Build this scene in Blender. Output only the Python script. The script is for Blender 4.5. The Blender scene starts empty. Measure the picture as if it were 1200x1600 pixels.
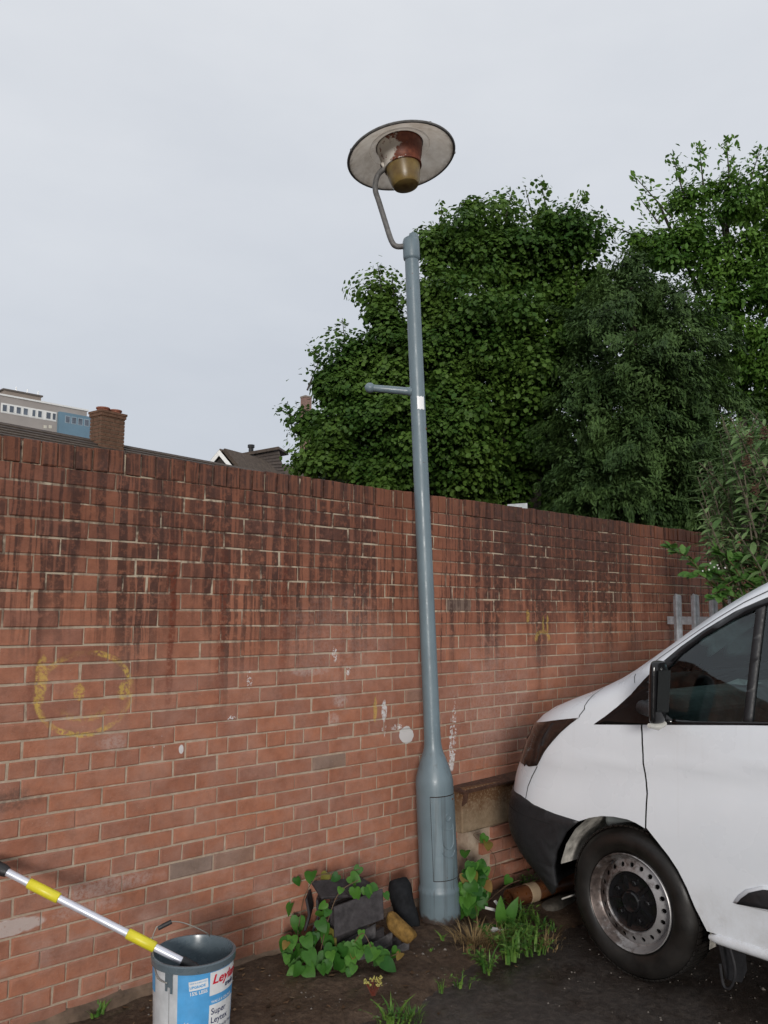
import bpy, bmesh, math, random
import numpy as np
from mathutils import Vector, Matrix, Quaternion

random.seed(7); np.random.seed(7)
scene = bpy.context.scene
COL = scene.collection
PI = math.pi

# ------------------------------------------------------------------ camera
FPX, PITCH, YAW, ROLL = 1299.41, .116509, .743034, .0064953      # focal length in pixels of a 1200x1600 frame
CAM = np.array([-1.1966, -3.49238, 1.6594])
F_ = np.array([math.sin(YAW)*math.cos(PITCH), math.cos(YAW)*math.cos(PITCH), math.sin(PITCH)])
R0 = np.array([math.cos(YAW), -math.sin(YAW), 0.0]); U0 = np.cross(R0, F_)
R_ = R0*math.cos(ROLL)+U0*math.sin(ROLL); U_ = U0*math.cos(ROLL)-R0*math.sin(ROLL)
cd = bpy.data.cameras.new('camera'); cam = bpy.data.objects.new('camera', cd); COL.objects.link(cam)
cd.sensor_fit = 'VERTICAL'; cd.sensor_height = 36.0; cd.lens = FPX/1600*36.0
cd.clip_start = .05; cd.clip_end = 3000
cam.matrix_world = Matrix(((R_[0], U_[0], -F_[0], CAM[0]), (R_[1], U_[1], -F_[1], CAM[1]), (R_[2], U_[2], -F_[2], CAM[2]), (0, 0, 0, 1)))
scene.camera = cam
scene.cycles.use_adaptive_sampling = True; scene.cycles.adaptive_threshold = .02; scene.cycles.max_bounces = 5; scene.cycles.diffuse_bounces = 3; scene.cycles.glossy_bounces = 3; scene.cycles.transmission_bounces = 4; scene.cycles.transparent_max_bounces = 8
scene.cycles.caustics_reflective = False; scene.cycles.caustics_refractive = False
scene.render.resolution_x = 768; scene.render.resolution_y = 1024

# ------------------------------------------------------------------ sky, sun, exposure
SUN_FROM = Vector((-.66, -.74, .16)).normalized()
SUN_EL = math.asin(SUN_FROM.z); SUN_AZ = math.atan2(SUN_FROM.x, SUN_FROM.y)
world = bpy.data.worlds.new('World'); scene.world = world; world.use_nodes = True
wn = world.node_tree; wn.nodes.clear()
wo = wn.nodes.new('ShaderNodeOutputWorld'); wb = wn.nodes.new('ShaderNodeBackground')
sky = wn.nodes.new('ShaderNodeTexSky'); sky.sky_type = 'NISHITA'; sky.sun_disc = False
sky.sun_elevation = SUN_EL; sky.sun_rotation = SUN_AZ; sky.air_density = 1.0; sky.dust_density = 4.0
tc = wn.nodes.new('ShaderNodeTexCoord')
cn = wn.nodes.new('ShaderNodeTexNoise'); cn.inputs['Scale'].default_value = 2.2; cn.inputs['Detail'].default_value = 5; cn.inputs['Roughness'].default_value = .55
mp = wn.nodes.new('ShaderNodeMapping'); mp.inputs['Scale'].default_value = (1, 1, 2.5)
wn.links.new(tc.outputs['Generated'], mp.inputs[0]); wn.links.new(mp.outputs[0], cn.inputs['Vector'])
cr = wn.nodes.new('ShaderNodeValToRGB')
cr.color_ramp.elements[0].position = .3; cr.color_ramp.elements[0].color = (5.6, 5.85, 6.3, 1)
cr.color_ramp.elements[1].position = .72; cr.color_ramp.elements[1].color = (6.4, 6.6, 6.95, 1)
wn.links.new(cn.outputs['Fac'], cr.inputs[0])
sxy = wn.nodes.new('ShaderNodeSeparateXYZ'); wn.links.new(tc.outputs['Generated'], sxy.inputs[0])
el = wn.nodes.new('ShaderNodeMapRange'); el.inputs[1].default_value = -.05; el.inputs[2].default_value = .75; el.inputs[3].default_value = 0; el.inputs[4].default_value = 1
wn.links.new(sxy.outputs[2], el.inputs[0])
er = wn.nodes.new('ShaderNodeValToRGB'); er.color_ramp.elements[0].color = (.70, .735, .79, 1); er.color_ramp.elements[1].color = (1.10, 1.085, 1.06, 1); wn.links.new(el.outputs[0], er.inputs[0])
em_ = wn.nodes.new('ShaderNodeMix'); em_.data_type = 'RGBA'; em_.blend_type = 'MULTIPLY'; em_.inputs['Factor'].default_value = 1
wn.links.new(cr.outputs[0], em_.inputs['A']); wn.links.new(er.outputs[0], em_.inputs['B'])
mx = wn.nodes.new('ShaderNodeMix'); mx.data_type = 'RGBA'; mx.inputs['Factor'].default_value = .92
wn.links.new(sky.outputs[0], mx.inputs['A']); wn.links.new(em_.outputs['Result'], mx.inputs['B'])
wn.links.new(mx.outputs['Result'], wb.inputs['Color']); wb.inputs['Strength'].default_value = .1
wn.links.new(wb.outputs[0], wo.inputs[0])
sl = bpy.data.lights.new('sun', 'SUN'); sl.energy = 1.5; sl.angle = math.radians(12); sl.color = (1, .97, .93)
so = bpy.data.objects.new('sun', sl); COL.objects.link(so); so.location = (-6, -8, 9)
so.rotation_euler = (-SUN_FROM).to_track_quat('-Z', 'Y').to_euler()
vs = scene.view_settings; vs.view_transform = 'Standard'; vs.look = 'None'; vs.exposure = .34; vs.gamma = 1; vs.use_curve_mapping = False

# ------------------------------------------------------------------ measuring helpers (survey of the photograph)
def ray(x, y): return F_+R_*(x-600)/FPX-U_*(y-800)/FPX
def at(x, y, axis, val):
    d = ray(x, y); return CAM+d*((val-CAM[axis])/d[axis])
def dep(x, y, t): return CAM+ray(x, y)*t

# ------------------------------------------------------------------ object helpers
ORG = {}
def thing(name, loc, label, cat, group=None, kind=None):
    o = bpy.data.objects.new(name, None); COL.objects.link(o); o.location = loc
    o.empty_display_size = .1
    o['label'] = label; o['category'] = cat
    if group: o['group'] = group
    if kind: o['kind'] = kind
    ORG[o.name] = np.array(loc, float); return o
def tag(o, label, cat, group=None, kind=None):
    o['label'] = label; o['category'] = cat
    if group: o['group'] = group
    if kind: o['kind'] = kind
    return o
def mk(name, V, Fc, mat, parent=None, smooth=False, local=False, kind=None):
    V = np.asarray(V, float).reshape(-1, 3)
    org = np.zeros(3)
    if parent is not None:
        if not local:
            org = ORG[parent.name]; V = V-org
    me = bpy.data.meshes.new(name); me.from_pydata(V.tolist(), [], [tuple(f) for f in Fc]); me.update()
    o = bpy.data.objects.new(name, me); COL.objects.link(o)
    if mat is not None: me.materials.append(mat)
    if smooth: me.polygons.foreach_set('use_smooth', [True]*len(me.polygons))
    if parent is not None: o.parent = parent
    ORG[o.name] = org
    if kind: o['kind'] = kind
    return o
def solo(name, V, Fc, mat, label, cat, group=None, smooth=False, kind=None):
    """a thing that is one mesh, origin at its base centre"""
    V = np.asarray(V, float); c = (V.min(0)+V.max(0))/2; c[2] = V[:, 2].min()
    o = mk(name, V-c, Fc, mat, None, smooth); o.location = c; ORG[o.name] = c
    return tag(o, label, cat, group, kind)
def rawmesh(name, V, quads, mat, smooth=False):
    """fast path for big uniform meshes: V (n,3), quads (m,k)"""
    me = bpy.data.meshes.new(name); n = len(V); m, k = quads.shape
    me.vertices.add(n); me.vertices.foreach_set('co', np.ascontiguousarray(V, np.float32).ravel())
    me.loops.add(m*k); me.loops.foreach_set('vertex_index', quads.ravel().astype(np.int32))
    me.polygons.add(m); me.polygons.foreach_set('loop_start', np.arange(0, m*k, k, dtype=np.int32))
    me.polygons.foreach_set('loop_total', np.full(m, k, np.int32))
    if smooth: me.polygons.foreach_set('use_smooth', np.ones(m, bool))
    me.update(calc_edges=True); me.validate()
    me.materials.append(mat); return me

class MB:
    def __init__(s): s.v = []; s.f = []
    def add(s, V, Fc):
        n = len(s.v); s.v += [tuple(map(float, p)) for p in V]; s.f += [tuple(i+n for i in f) for f in Fc]; return s
    def box(s, x0, y0, z0, x1, y1, z1):
        V = [(x0, y0, z0), (x1, y0, z0), (x1, y1, z0), (x0, y1, z0), (x0, y0, z1), (x1, y0, z1), (x1, y1, z1), (x0, y1, z1)]
        return s.add(V, [(0, 3, 2, 1), (4, 5, 6, 7), (0, 1, 5, 4), (1, 2, 6, 5), (2, 3, 7, 6), (3, 0, 4, 7)])
    def tube(s, pts, rad, seg=12, cap=True):
        pts = [np.asarray(p, float) for p in pts]; n = len(pts)
        rad = [rad]*n if np.isscalar(rad) else rad
        up = np.array([0, 0, 1.]); V = []; Fc = []; prev = None
        for i in range(n):
            d = pts[min(i+1, n-1)]-pts[max(i-1, 0)]; d = d/np.linalg.norm(d)
            a = np.cross(d, up) if prev is None else prev-d*(prev@d)
            if np.linalg.norm(a) < 1e-5: a = np.cross(d, [1, 0, 0])
            a /= np.linalg.norm(a); b = np.cross(d, a); prev = a
            for k in range(seg):
                t = 2*PI*k/seg; V.append(pts[i]+(a*math.cos(t)+b*math.sin(t))*rad[i])
        for i in range(n-1):
            for k in range(seg):
                k2 = (k+1) % seg; Fc.append((i*seg+k, i*seg+k2, (i+1)*seg+k2, (i+1)*seg+k))
        if cap:
            Fc.append(tuple(range(seg-1, -1, -1))); Fc.append(tuple((n-1)*seg+k for k in range(seg)))
        return s.add(V, Fc)
    def lathe(s, prof, o=(0, 0, 0), ax=(0, 0, 1), seg=32, a0=0, a1=2*PI):
        """prof: (radius, distance along axis)"""
        o = np.asarray(o, float); ax = np.asarray(ax, float); ax /= np.linalg.norm(ax)
        a = np.cross(ax, [0, 0, 1.] if abs(ax[2]) < .9 else [0, 1., 0]); a /= np.linalg.norm(a); b = np.cross(ax, a)
        full = abs(a1-a0-2*PI) < 1e-6; ns = seg if full else seg+1; V = []; Fc = []
        for r, h in prof:
            for k in range(ns):
                t = a0+(a1-a0)*k/seg; V.append(o+ax*h+(a*math.cos(t)+b*math.sin(t))*r)
        for i in range(len(prof)-1):
            for k in range(seg):
                k2 = (k+1) % ns; Fc.append((i*ns+k, i*ns+k2, (i+1)*ns+k2, (i+1)*ns+k))
        return s.add(V, Fc)
    def slab(s, c4, th):
        """c4: four corners, thickness along their normal"""
        c = [np.asarray(p, float) for p in c4]; c[3] = c[0]+(c[2]-c[1]); n = np.cross(c[1]-c[0], c[3]-c[0]); n /= np.linalg.norm(n)
        V = c+[p-n*th for p in c]
        return s.add(V, [(0, 1, 2, 3), (7, 6, 5, 4), (0, 4, 5, 1), (1, 5, 6, 2), (2, 6, 7, 3), (3, 7, 4, 0)])
    def mk(s, name, mat, parent=None, smooth=False, local=False, kind=None): return mk(name, s.v, s.f, mat, parent, smooth, local, kind)
    def solo(s, name, mat, label, cat, group=None, smooth=False, kind=None): return solo(name, s.v, s.f, mat, label, cat, group, smooth, kind)
def bevel(o, w, seg=2, ang=35):
    m = o.modifiers.new('bevel', 'BEVEL'); m.width = w; m.segments = seg; m.limit_method = 'ANGLE'; m.angle_limit = math.radians(ang); m.harden_normals = False; return o
def autosmooth(o, ang=40):
    me = o.data; me.polygons.foreach_set('use_smooth', [True]*len(me.polygons))
    try: me.set_sharp_from_angle(angle=math.radians(ang))
    except Exception: pass
    return o

# ------------------------------------------------------------------ material helpers
class NT:
    def __init__(s, name, rough=.6, spec=.5, metal=0.0):
        s.m = bpy.data.materials.new(name); s.m.use_nodes = True; s.t = s.m.node_tree; s.t.nodes.clear()
        s.o = s.t.nodes.new('ShaderNodeOutputMaterial'); s.b = s.t.nodes.new('ShaderNodeBsdfPrincipled')
        s.t.links.new(s.b.outputs[0], s.o.inputs[0])
        s.set('Roughness', rough); s.set('Specular IOR Level', spec); s.set('Metallic', metal)
    def put(s, sock, v):
        if isinstance(v, bpy.types.NodeSocket): s.t.links.new(v, sock)
        elif v is not None:
            if sock.type == 'RGBA' and hasattr(v, '__len__') and len(v) == 3: v = (*v, 1)
            if sock.type == 'VECTOR' and not hasattr(v, '__len__'): v = (v, v, v)
            sock.default_value = v
    def set(s, k, v): s.put(s.b.inputs[k], v)
    def m_(s, op, a, b=None, c=None, clamp=False):
        n = s.t.nodes.new('ShaderNodeMath'); n.operation = op; n.use_clamp = clamp
        s.put(n.inputs[0], a); s.put(n.inputs[1], b)
        if c is not None: s.put(n.inputs[2], c)
        return n.outputs[0]
    def pos(s):
        g = s.t.nodes.new('ShaderNodeNewGeometry'); return g.outputs['Position']
    def obj(s): return s.t.nodes.new('ShaderNodeTexCoord').outputs['Object']
    def xyz(s, v):
        n = s.t.nodes.new('ShaderNodeSeparateXYZ'); s.put(n.inputs[0], v); return n.outputs
    def vec(s, x, y, z):
        n = s.t.nodes.new('ShaderNodeCombineXYZ'); s.put(n.inputs[0], x); s.put(n.inputs[1], y); s.put(n.inputs[2], z); return n.outputs[0]
    def noise(s, vec, scale, detail=3, rough=.5, out='Fac'):
        n = s.t.nodes.new('ShaderNodeTexNoise'); s.put(n.inputs['Vector'], vec); n.inputs['Scale'].default_value = scale
        n.inputs['Detail'].default_value = detail; n.inputs['Roughness'].default_value = rough; return n.outputs[out]
    def voro(s, vec, scale, out='Distance'):
        n = s.t.nodes.new('ShaderNodeTexVoronoi'); s.put(n.inputs['Vector'], vec); n.inputs['Scale'].default_value = scale; return n.outputs[out]
    def mix(s, f, a, b, mode='MIX'):
        n = s.t.nodes.new('ShaderNodeMix'); n.data_type = 'RGBA'; n.blend_type = mode
        s.put(n.inputs['Factor'], f); s.put(n.inputs['A'], a); s.put(n.inputs['B'], b); return n.outputs['Result']
    def ramp(s, f, stops):
        n = s.t.nodes.new('ShaderNodeValToRGB'); e = n.color_ramp.elements
        while len(e) < len(stops): e.new(.5)
        for i, (p, c) in enumerate(stops): e[i].position = p; e[i].color = (*c, 1)
        s.put(n.inputs[0], f); return n.outputs[0]
    def sm(s, v, lo, hi, a=0, b=1):
        n = s.t.nodes.new('ShaderNodeMapRange'); n.interpolation_type = 'SMOOTHSTEP'
        s.put(n.inputs[0], v); s.put(n.inputs[1], lo); s.put(n.inputs[2], hi); s.put(n.inputs[3], a); s.put(n.inputs[4], b); return n.outputs[0]
    def rnd(s):
        n = s.t.nodes.new('ShaderNodeObjectInfo'); return n.outputs['Random']
    def isl(s):
        n = s.t.nodes.new('ShaderNodeNewGeometry'); return n.outputs['Random Per Island']
    def bump(s, h, strength=.3, dist=.01):
        n = s.t.nodes.new('ShaderNodeBump'); n.inputs['Strength'].default_value = strength; n.inputs['Distance'].default_value = dist
        s.put(n.inputs['Height'], h); s.set('Normal', n.outputs[0])
def plain(name, col, rough=.5, metal=0.0, spec=.5, var=.25, scale=12, bump=0.0):
    """base colour with mild grime variation"""
    n = NT(name, rough, spec, metal); p = n.obj()
    f = n.noise(p, scale, 5, .6)
    dark = tuple(c*(1-var) for c in col); lite = tuple(min(1, c*(1+var*.6)) for c in col)
    n.set('Base Color', n.ramp(f, [(.3, dark), (.7, lite)]))
    n.set('Roughness', n.sm(n.noise(p, scale*2.3, 3), .3, .7, max(0, rough-.1), min(1, rough+.12)))
    if bump: n.bump(n.noise(p, scale*6, 4), bump, .004)
    return n.m

# ---- brickwork
def brick_mat(name, per_island=False, mortar=False, coping=False):
    n = NT(name, .75, .35); P = n.pos(); X, Y, Z = n.xyz(P)
    r = n.isl() if per_island else n.rnd()
    if mortar:
        col = n.ramp(n.noise(P, 22, 5, .65), [(.22, (.27, .19, .135)), (.5, (.42, .33, .245)), (.8, (.53, .44, .34))])
    else:
        col = n.ramp(r, [(0, (.26, .102, .062)), (.25, (.315, .124, .073)), (.5, (.36, .143, .082)), (.75, (.325, .130, .076)), (.985, (.285, .12, .078)), (.995, (.23, .14, .10)), (1, (.20, .14, .11))])
        mott = n.noise(n.vec(n.m_('ADD', X, n.m_('MULTIPLY', r, 31)), Y, Z), 16, 6, .7)
        col = n.mix(.75, col, n.ramp(mott, [(.22, (.55, .53, .52)), (.5, (.95, .95, .95)), (.8, (1.28, 1.26, 1.2))]), 'MULTIPLY')
        speck = n.sm(n.noise(P, 160, 2, .5), .66, .74)
        col = n.mix(n.m_('MULTIPLY', speck, .35), col, (.42, .30, .22))
        if coping: col = n.mix(.45, col, (.21, .085, .045))
    if mortar:
        fresh = n.m_('MULTIPLY', n.sm(n.noise(n.vec(X, 12, Z), 4.5, 4, .7), .50, .58), n.sm(Z, 1.2, 1.7))
        late = (fresh, (.50, .42, .31))
    # weathered upper wall
    big = n.noise(n.vec(X, 0, Z), 1.7, 4, .6)
    up = n.sm(n.m_('ADD', Z, n.m_('MULTIPLY', n.m_('SUBTRACT', big, .5), 1.1)), 1.25, 2.25)
    col = n.mix(n.m_('MULTIPLY', up, .68), col, n.mix(1.0, col, (.52, .44, .40), 'MULTIPLY'))
    # dark run-off streaks under the coping joints
    wob = n.m_('MULTIPLY', n.m_('SUBTRACT', n.noise(n.vec(X, 0, Z), 9, 2), .5), .02)
    xs = n.m_('ADD', X, wob)
    zone = n.sm(n.m_('ABSOLUTE', n.m_('SUBTRACT', X, 3.75)), .55, 1.4, 1, 0)  # far stretch: extra staining here also paints in the falloff of light
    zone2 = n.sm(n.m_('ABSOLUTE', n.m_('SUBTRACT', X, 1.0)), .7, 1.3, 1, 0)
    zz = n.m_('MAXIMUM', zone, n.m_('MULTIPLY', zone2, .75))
    jn = n.m_('SUBTRACT', .5, n.m_('MULTIPLY', n.m_('ABSOLUTE', n.m_('SUBTRACT', n.m_('FRACT', n.m_('DIVIDE', n.m_('SUBTRACT', xs, .0225), .0752)), .5)), 2))
    s1 = n.m_('ADD', n.noise(n.vec(n.m_('MULTIPLY', xs, 19), 0, n.m_('MULTIPLY', Z, .4)), 1, 2, .55), n.m_('MULTIPLY', jn, .11))
    hgt = n.m_('SUBTRACT', Z, n.m_('SUBTRACT', 2.3, n.m_('MULTIPLY', n.noise(n.vec(n.m_('MULTIPLY', X, 3.3), 4, 0), 1, 3, .6), 1.7)))
    hm = n.sm(hgt, -.22, .3)
    st = n.m_('MULTIPLY', n.sm(n.m_('ADD', s1, n.m_('MULTIPLY', zz, .12)), .575, .635), hm)
    s1b = n.noise(n.vec(n.m_('MULTIPLY', xs, 42), 7, n.m_('MULTIPLY', Z, 1.3)), 1, 2, .5)
    st2 = n.m_('MULTIPLY', n.sm(n.m_('ADD', s1b, n.m_('MULTIPLY', zz, .11)), .54, .62), n.sm(hgt, -.10, .35))
    st = n.m_('MAXIMUM', st, n.m_('MULTIPLY', st2, .8))
    brk = n.sm(n.noise(n.vec(X, 3, Z), 26, 3, .7), .28, .55)
    st = n.m_('MULTIPLY', st, brk)
    col = n.mix(n.m_('MULTIPLY', st, .85), col, (.045, .019, .014))
    # stains and light falloff painted on the far stretch, brown wash near the top
    stain_falloff = n.m_('MULTIPLY', n.m_('MULTIPLY', n.m_('MAXIMUM', zone, n.m_('MULTIPLY', zone2, .35)), n.sm(n.m_('ADD', Z, n.m_('MULTIPLY', big, .9)), 1.95, 2.6)), .8)
    col = n.mix(n.m_('MULTIPLY', stain_falloff, .5), col, (.035, .02, .017))
    if mortar: col = n.mix(n.m_('MULTIPLY', late[0], .85), col, late[1])
    # rusty drips
    s3 = n.noise(n.vec(n.m_('MULTIPLY', xs, 11), 21, n.m_('MULTIPLY', Z, .5)), 1, 2, .5)
    rl = n.m_('MULTIPLY', n.sm(n.noise(n.vec(n.m_('MULTIPLY', X, 2.3), 9, 0), 1, 2), .35, .6), n.m_('MULTIPLY', n.sm(Z, 1.0, 1.5), n.sm(Z, 1.75, 2.1, 1, 0)))
    rust = n.m_('MULTIPLY', n.m_('MULTIPLY', n.sm(s3, .57, .65), rl), n.sm(n.noise(P, 45, 3, .7), .35, .55))
    col = n.mix(n.m_('MULTIPLY', rust, .8), col, (.14, .030, .012))
    # lime bloom and soil splash low down
    lime = n.m_('MULTIPLY', n.sm(n.noise(n.vec(X, 0, n.m_('MULTIPLY', Z, 2.5)), 3.4, 5, .65), .5, .72), n.sm(Z, .25, .75, 1, 0))
    col = n.mix(n.m_('MULTIPLY', lime, .5), col, (.38, .27, .23))
    chalk = n.m_('MULTIPLY', n.sm(n.noise(n.vec(X, 17, Z), 5, 5, .7), .35, .7), n.sm(Z, 1.1, 1.7, 1, 0))
    col = n.mix(n.m_('MULTIPLY', chalk, .20), col, (.48, .36, .31))
    foot = n.sm(n.m_('ADD', Z, n.m_('MULTIPLY', n.noise(P, 8, 3), .08)), .0, .14, 1, 0)
    col = n.mix(n.m_('MULTIPLY', foot, .55), col, (.13, .085, .055))
    # ---- marks somebody left: paint, chalk, plaster
    fn = n.noise(P, 55, 4, .7); fm = n.noise(P, 14, 3, .6)
    def blob(x, z, rx, rz, edge=.5):
        dx = n.m_('DIVIDE', n.m_('SUBTRACT', X, x), rx); dz = n.m_('DIVIDE', n.m_('SUBTRACT', Z, z), rz)
        d = n.m_('ADD', n.m_('MULTIPLY', dx, dx), n.m_('MULTIPLY', dz, dz))
        d = n.m_('ADD', d, n.m_('MULTIPLY', n.m_('SUBTRACT', fm, .5), 1.6))
        return n.sm(d, 1-edge, 1, 1, 0)
    def rough(v, lo, hi): return n.m_('MULTIPLY', v, n.sm(fn, lo, hi))
    # chalk ring with two dabs and a smear below
    dx = n.m_('DIVIDE', n.m_('SUBTRACT', X, .305), .205); dz = n.m_('DIVIDE', n.m_('SUBTRACT', Z, 1.298), .170)
    rr = n.m_('SQRT', n.m_('ADD', n.m_('MULTIPLY', dx, dx), n.m_('MULTIPLY', dz, dz)))
    rr = n.m_('ADD', rr, n.m_('MULTIPLY', n.m_('SUBTRACT', fm, .5), .10))
    ring = n.sm(n.m_('ABSOLUTE', n.m_('SUBTRACT', rr, 1.0)), .035, .085, 1, 0)
    patchy = n.sm(n.noise(n.vec(X, 5, Z), 7.5, 3, .6), .40, .58)
    ring = n.m_('MULTIPLY', n.m_('MULTIPLY', ring, n.m_('ADD', n.m_('MULTIPLY', patchy, .85), .08)), n.sm(fn, .36, .56))
    for b in [blob(.275, 1.305, .028, .04), blob(.475, 1.30, .035, .045), blob(.115, 1.36, .03, .10)]:
        ring = n.m_('MAXIMUM', ring, n.m_('MULTIPLY', rough(b, .35, .6), .8))
    m2 = n.m_('MULTIPLY', n.sm(n.m_('ABSOLUTE', n.m_('SUBTRACT', rr, .62)), .04, .11, 1, 0), n.sm(Z, 1.19, 1.25, 1, 0))
    ring = n.m_('MAXIMUM', ring, n.m_('MULTIPLY', rough(m2, .4, .62), .45))
    # second small chalk mark far along the wall
    dx = n.m_('DIVIDE', n.m_('SUBTRACT', X, 3.49), .075); dz = n.m_('DIVIDE', n.m_('SUBTRACT', Z, 1.46), .055)
    r2 = n.m_('SQRT', n.m_('ADD', n.m_('MULTIPLY', dx, dx), n.m_('MULTIPLY', dz, dz)))
    arc = n.m_('MULTIPLY', n.sm(n.m_('ABSOLUTE', n.m_('SUBTRACT', r2, 1)), .12, .3, 1, 0), n.sm(Z, 1.44, 1.47))
    bars = n.m_('MAXIMUM', blob(3.33, 1.62, .02, .05), n.m_('MAXIMUM', blob(3.50, 1.56, .012, .07), blob(3.55, 1.56, .010, .07)))
    ring = n.m_('MAXIMUM', ring, n.m_('MULTIPLY', rough(n.m_('MAXIMUM', arc, bars), .3, .6), .6))
    ring = n.m_('MAXIMUM', ring, n.m_('MULTIPLY', rough(blob(1.955, 1.11, .016, .075), .3, .55), .7))
    col = n.mix(n.m_('MULTIPLY', ring, .66), col, (.62, .45, .08))
    # white paint
    wp = rough(blob(2.2, .945, .058, .052, .15), .05, .2)
    for a in [(2.022, 1.09, .022, .065, .3, .55), (2.022, 1.0, .02, .05, .5, .7), (2.12, 1.0, .05, .018, .42, .6), (2.6, .96, .018, .20, .5, .58), (2.57, .86, .016, .16, .46, .54), (2.575, .76, .028, .07, .38, .5), (.765, 1.02, .013, .022, .25, .45), (1.125, 1.32, .018, .05, .52, .6), (1.66, 1.42, .018, .045, .46, .56), (1.03, 1.14, .03, .02, .5, .58), (1.75, 1.33, .03, .03, .48, .62), (.66, 1.06, .05, .035, .62, .68)]:
        wp = n.m_('MAXIMUM', wp, rough(blob(*a[:4], .5), a[4], a[5]))
    # thin runs below the dab
    run = n.sm(n.noise(n.vec(n.m_('MULTIPLY', X, 75), 2, n.m_('MULTIPLY', Z, 1.2)), 1, 1), .60, .66)
    run = n.m_('MULTIPLY', run, n.m_('MULTIPLY', n.sm(n.m_('ABSOLUTE', n.m_('SUBTRACT', X, 2.205)), .05, .075, 1, 0), n.m_('MULTIPLY', n.sm(Z, .74, .80), n.sm(Z, .89, .91, 1, 0))))
    wp = n.m_('MAXIMUM', wp, n.m_('MULTIPLY', run, .8))
    col = n.mix(n.m_('MULTIPLY', wp, .85), col, (.66, .66, .66))
    # faint plaster smears
    ps = n.m_('MULTIPLY', rough(blob(.05, .415, .14, .035, .4), .25, .45), .8)
    for a, k in [((.42, .49, .30, .045), .42), ((.36, .42, .20, .035), .3), ((1.70, 1.175, .07, .045), .5), ((1.50, 1.335, .16, .03), .38), ((1.66, 1.08, .06, .04), .4), ((2.95, 1.05, .45, .5), .16), ((1.7, 1.5, .5, .3), .12), ((.43, 1.08, .08, .05), .35)]:
        ps = n.m_('MAXIMUM', ps, n.m_('MULTIPLY', rough(blob(*a, .9), .32, .62), k))
    col = n.mix(ps, col, (.50, .43, .40))
    sc_ = n.m_('MULTIPLY', rough(blob(.02, .90, .18, .05, .8), .3, .6), .5)
    col = n.mix(sc_, col, (.05, .035, .028))
    n.set('Base Color', col)
    n.set('Roughness', n.m_('SUBTRACT', n.sm(n.noise(P, 6, 3), .3, .7, .62, .85), n.m_('MULTIPLY', wp, .4)))
    n.bump(n.noise(P, 80, 5, .75), .7 if mortar else .5, .008)
    return n.m

M = {}
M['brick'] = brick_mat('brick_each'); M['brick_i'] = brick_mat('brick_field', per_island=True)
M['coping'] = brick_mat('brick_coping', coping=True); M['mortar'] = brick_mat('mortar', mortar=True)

def ground_mat(name, kind):
    n = NT(name, .5, .35); P = n.pos(); X, Y, Z = n.xyz(P)
    a = n.noise(P, 3.1, 5, .6); b = n.noise(P, 28, 5, .7)
    if kind == 'asphalt':
        col = n.ramp(b, [(.25, (.016, .012, .010)), (.5, (.038, .030, .025)), (.75, (.078, .063, .052))])
        agg = n.sm(n.voro(P, 120), .0, .32, 1, 0)
        col = n.mix(n.m_('MULTIPLY', agg, .25), col, (.10, .085, .07))
        dry = n.sm(n.noise(n.vec(X, Y, 0), .9, 3, .6), .56, .66)
        col = n.mix(n.m_('MULTIPLY', dry, .3), col, (.085, .08, .075))
        n.set('Roughness', n.sm(a, .34, .6, .26, .72)); n.set('Specular IOR Level', .5)
        n.bump(n.m_('ADD', n.m_('MULTIPLY', agg, .6), b), .7, .01)
    else:
        col = n.ramp(b, [(.25, (.022, .013, .008)), (.5, (.066, .042, .027)), (.78, (.13, .088, .058))])
        moss = n.sm(n.noise(P, 6.5, 4, .7), .56, .72)
        col = n.mix(n.m_('MULTIPLY', moss, .4), col, (.035, .035, .012))
        pale = n.sm(n.noise(P, 11, 5, .75), .62, .74)
        col = n.mix(n.m_('MULTIPLY', pale, .5), col, (.16, .13, .10))
        n.set('Roughness', n.sm(a, .35, .6, .45, .85))
        n.bump(n.m_('ADD', n.noise(P, 60, 5, .7), a), .8, .012)
    n.set('Base Color', col); return n.m
M['asphalt'] = ground_mat('wet_asphalt', 'asphalt'); M['soil'] = ground_mat('dirty_concrete', 'soil')

# ------------------------------------------------------------------ the ground
NG = 60
xs = np.r_[-300, -120, -50, -20, -8, np.linspace(-4, 8, NG), 12, 25, 60, 150, 400]
ysg = np.r_[-300, -120, -50, -20, -9, np.linspace(-6, 0.5, NG//2+6), 3, 8, 20, 60, 150, 500]
V = []; Fc = []
for j, y in enumerate(ysg):
    for i, x in enumerate(xs):
        h = 0.0
        if -4 <= x <= 8 and -6 <= y <= .5:
            h = .006*math.sin(x*2.3+1)*math.sin(y*1.9)+random.uniform(-.003, .003)
        V.append((x, y, -.03+h))
nx = len(xs)
for j in range(len(ysg)-1):
    for i in range(nx-1): Fc.append((j*nx+i, j*nx+i+1, (j+1)*nx+i+1, (j+1)*nx+i))
g = mk('ground', V, Fc, M['asphalt'], smooth=True); g['kind'] = 'structure'; g['label'] = 'wet dark asphalt of the parking yard'
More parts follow.
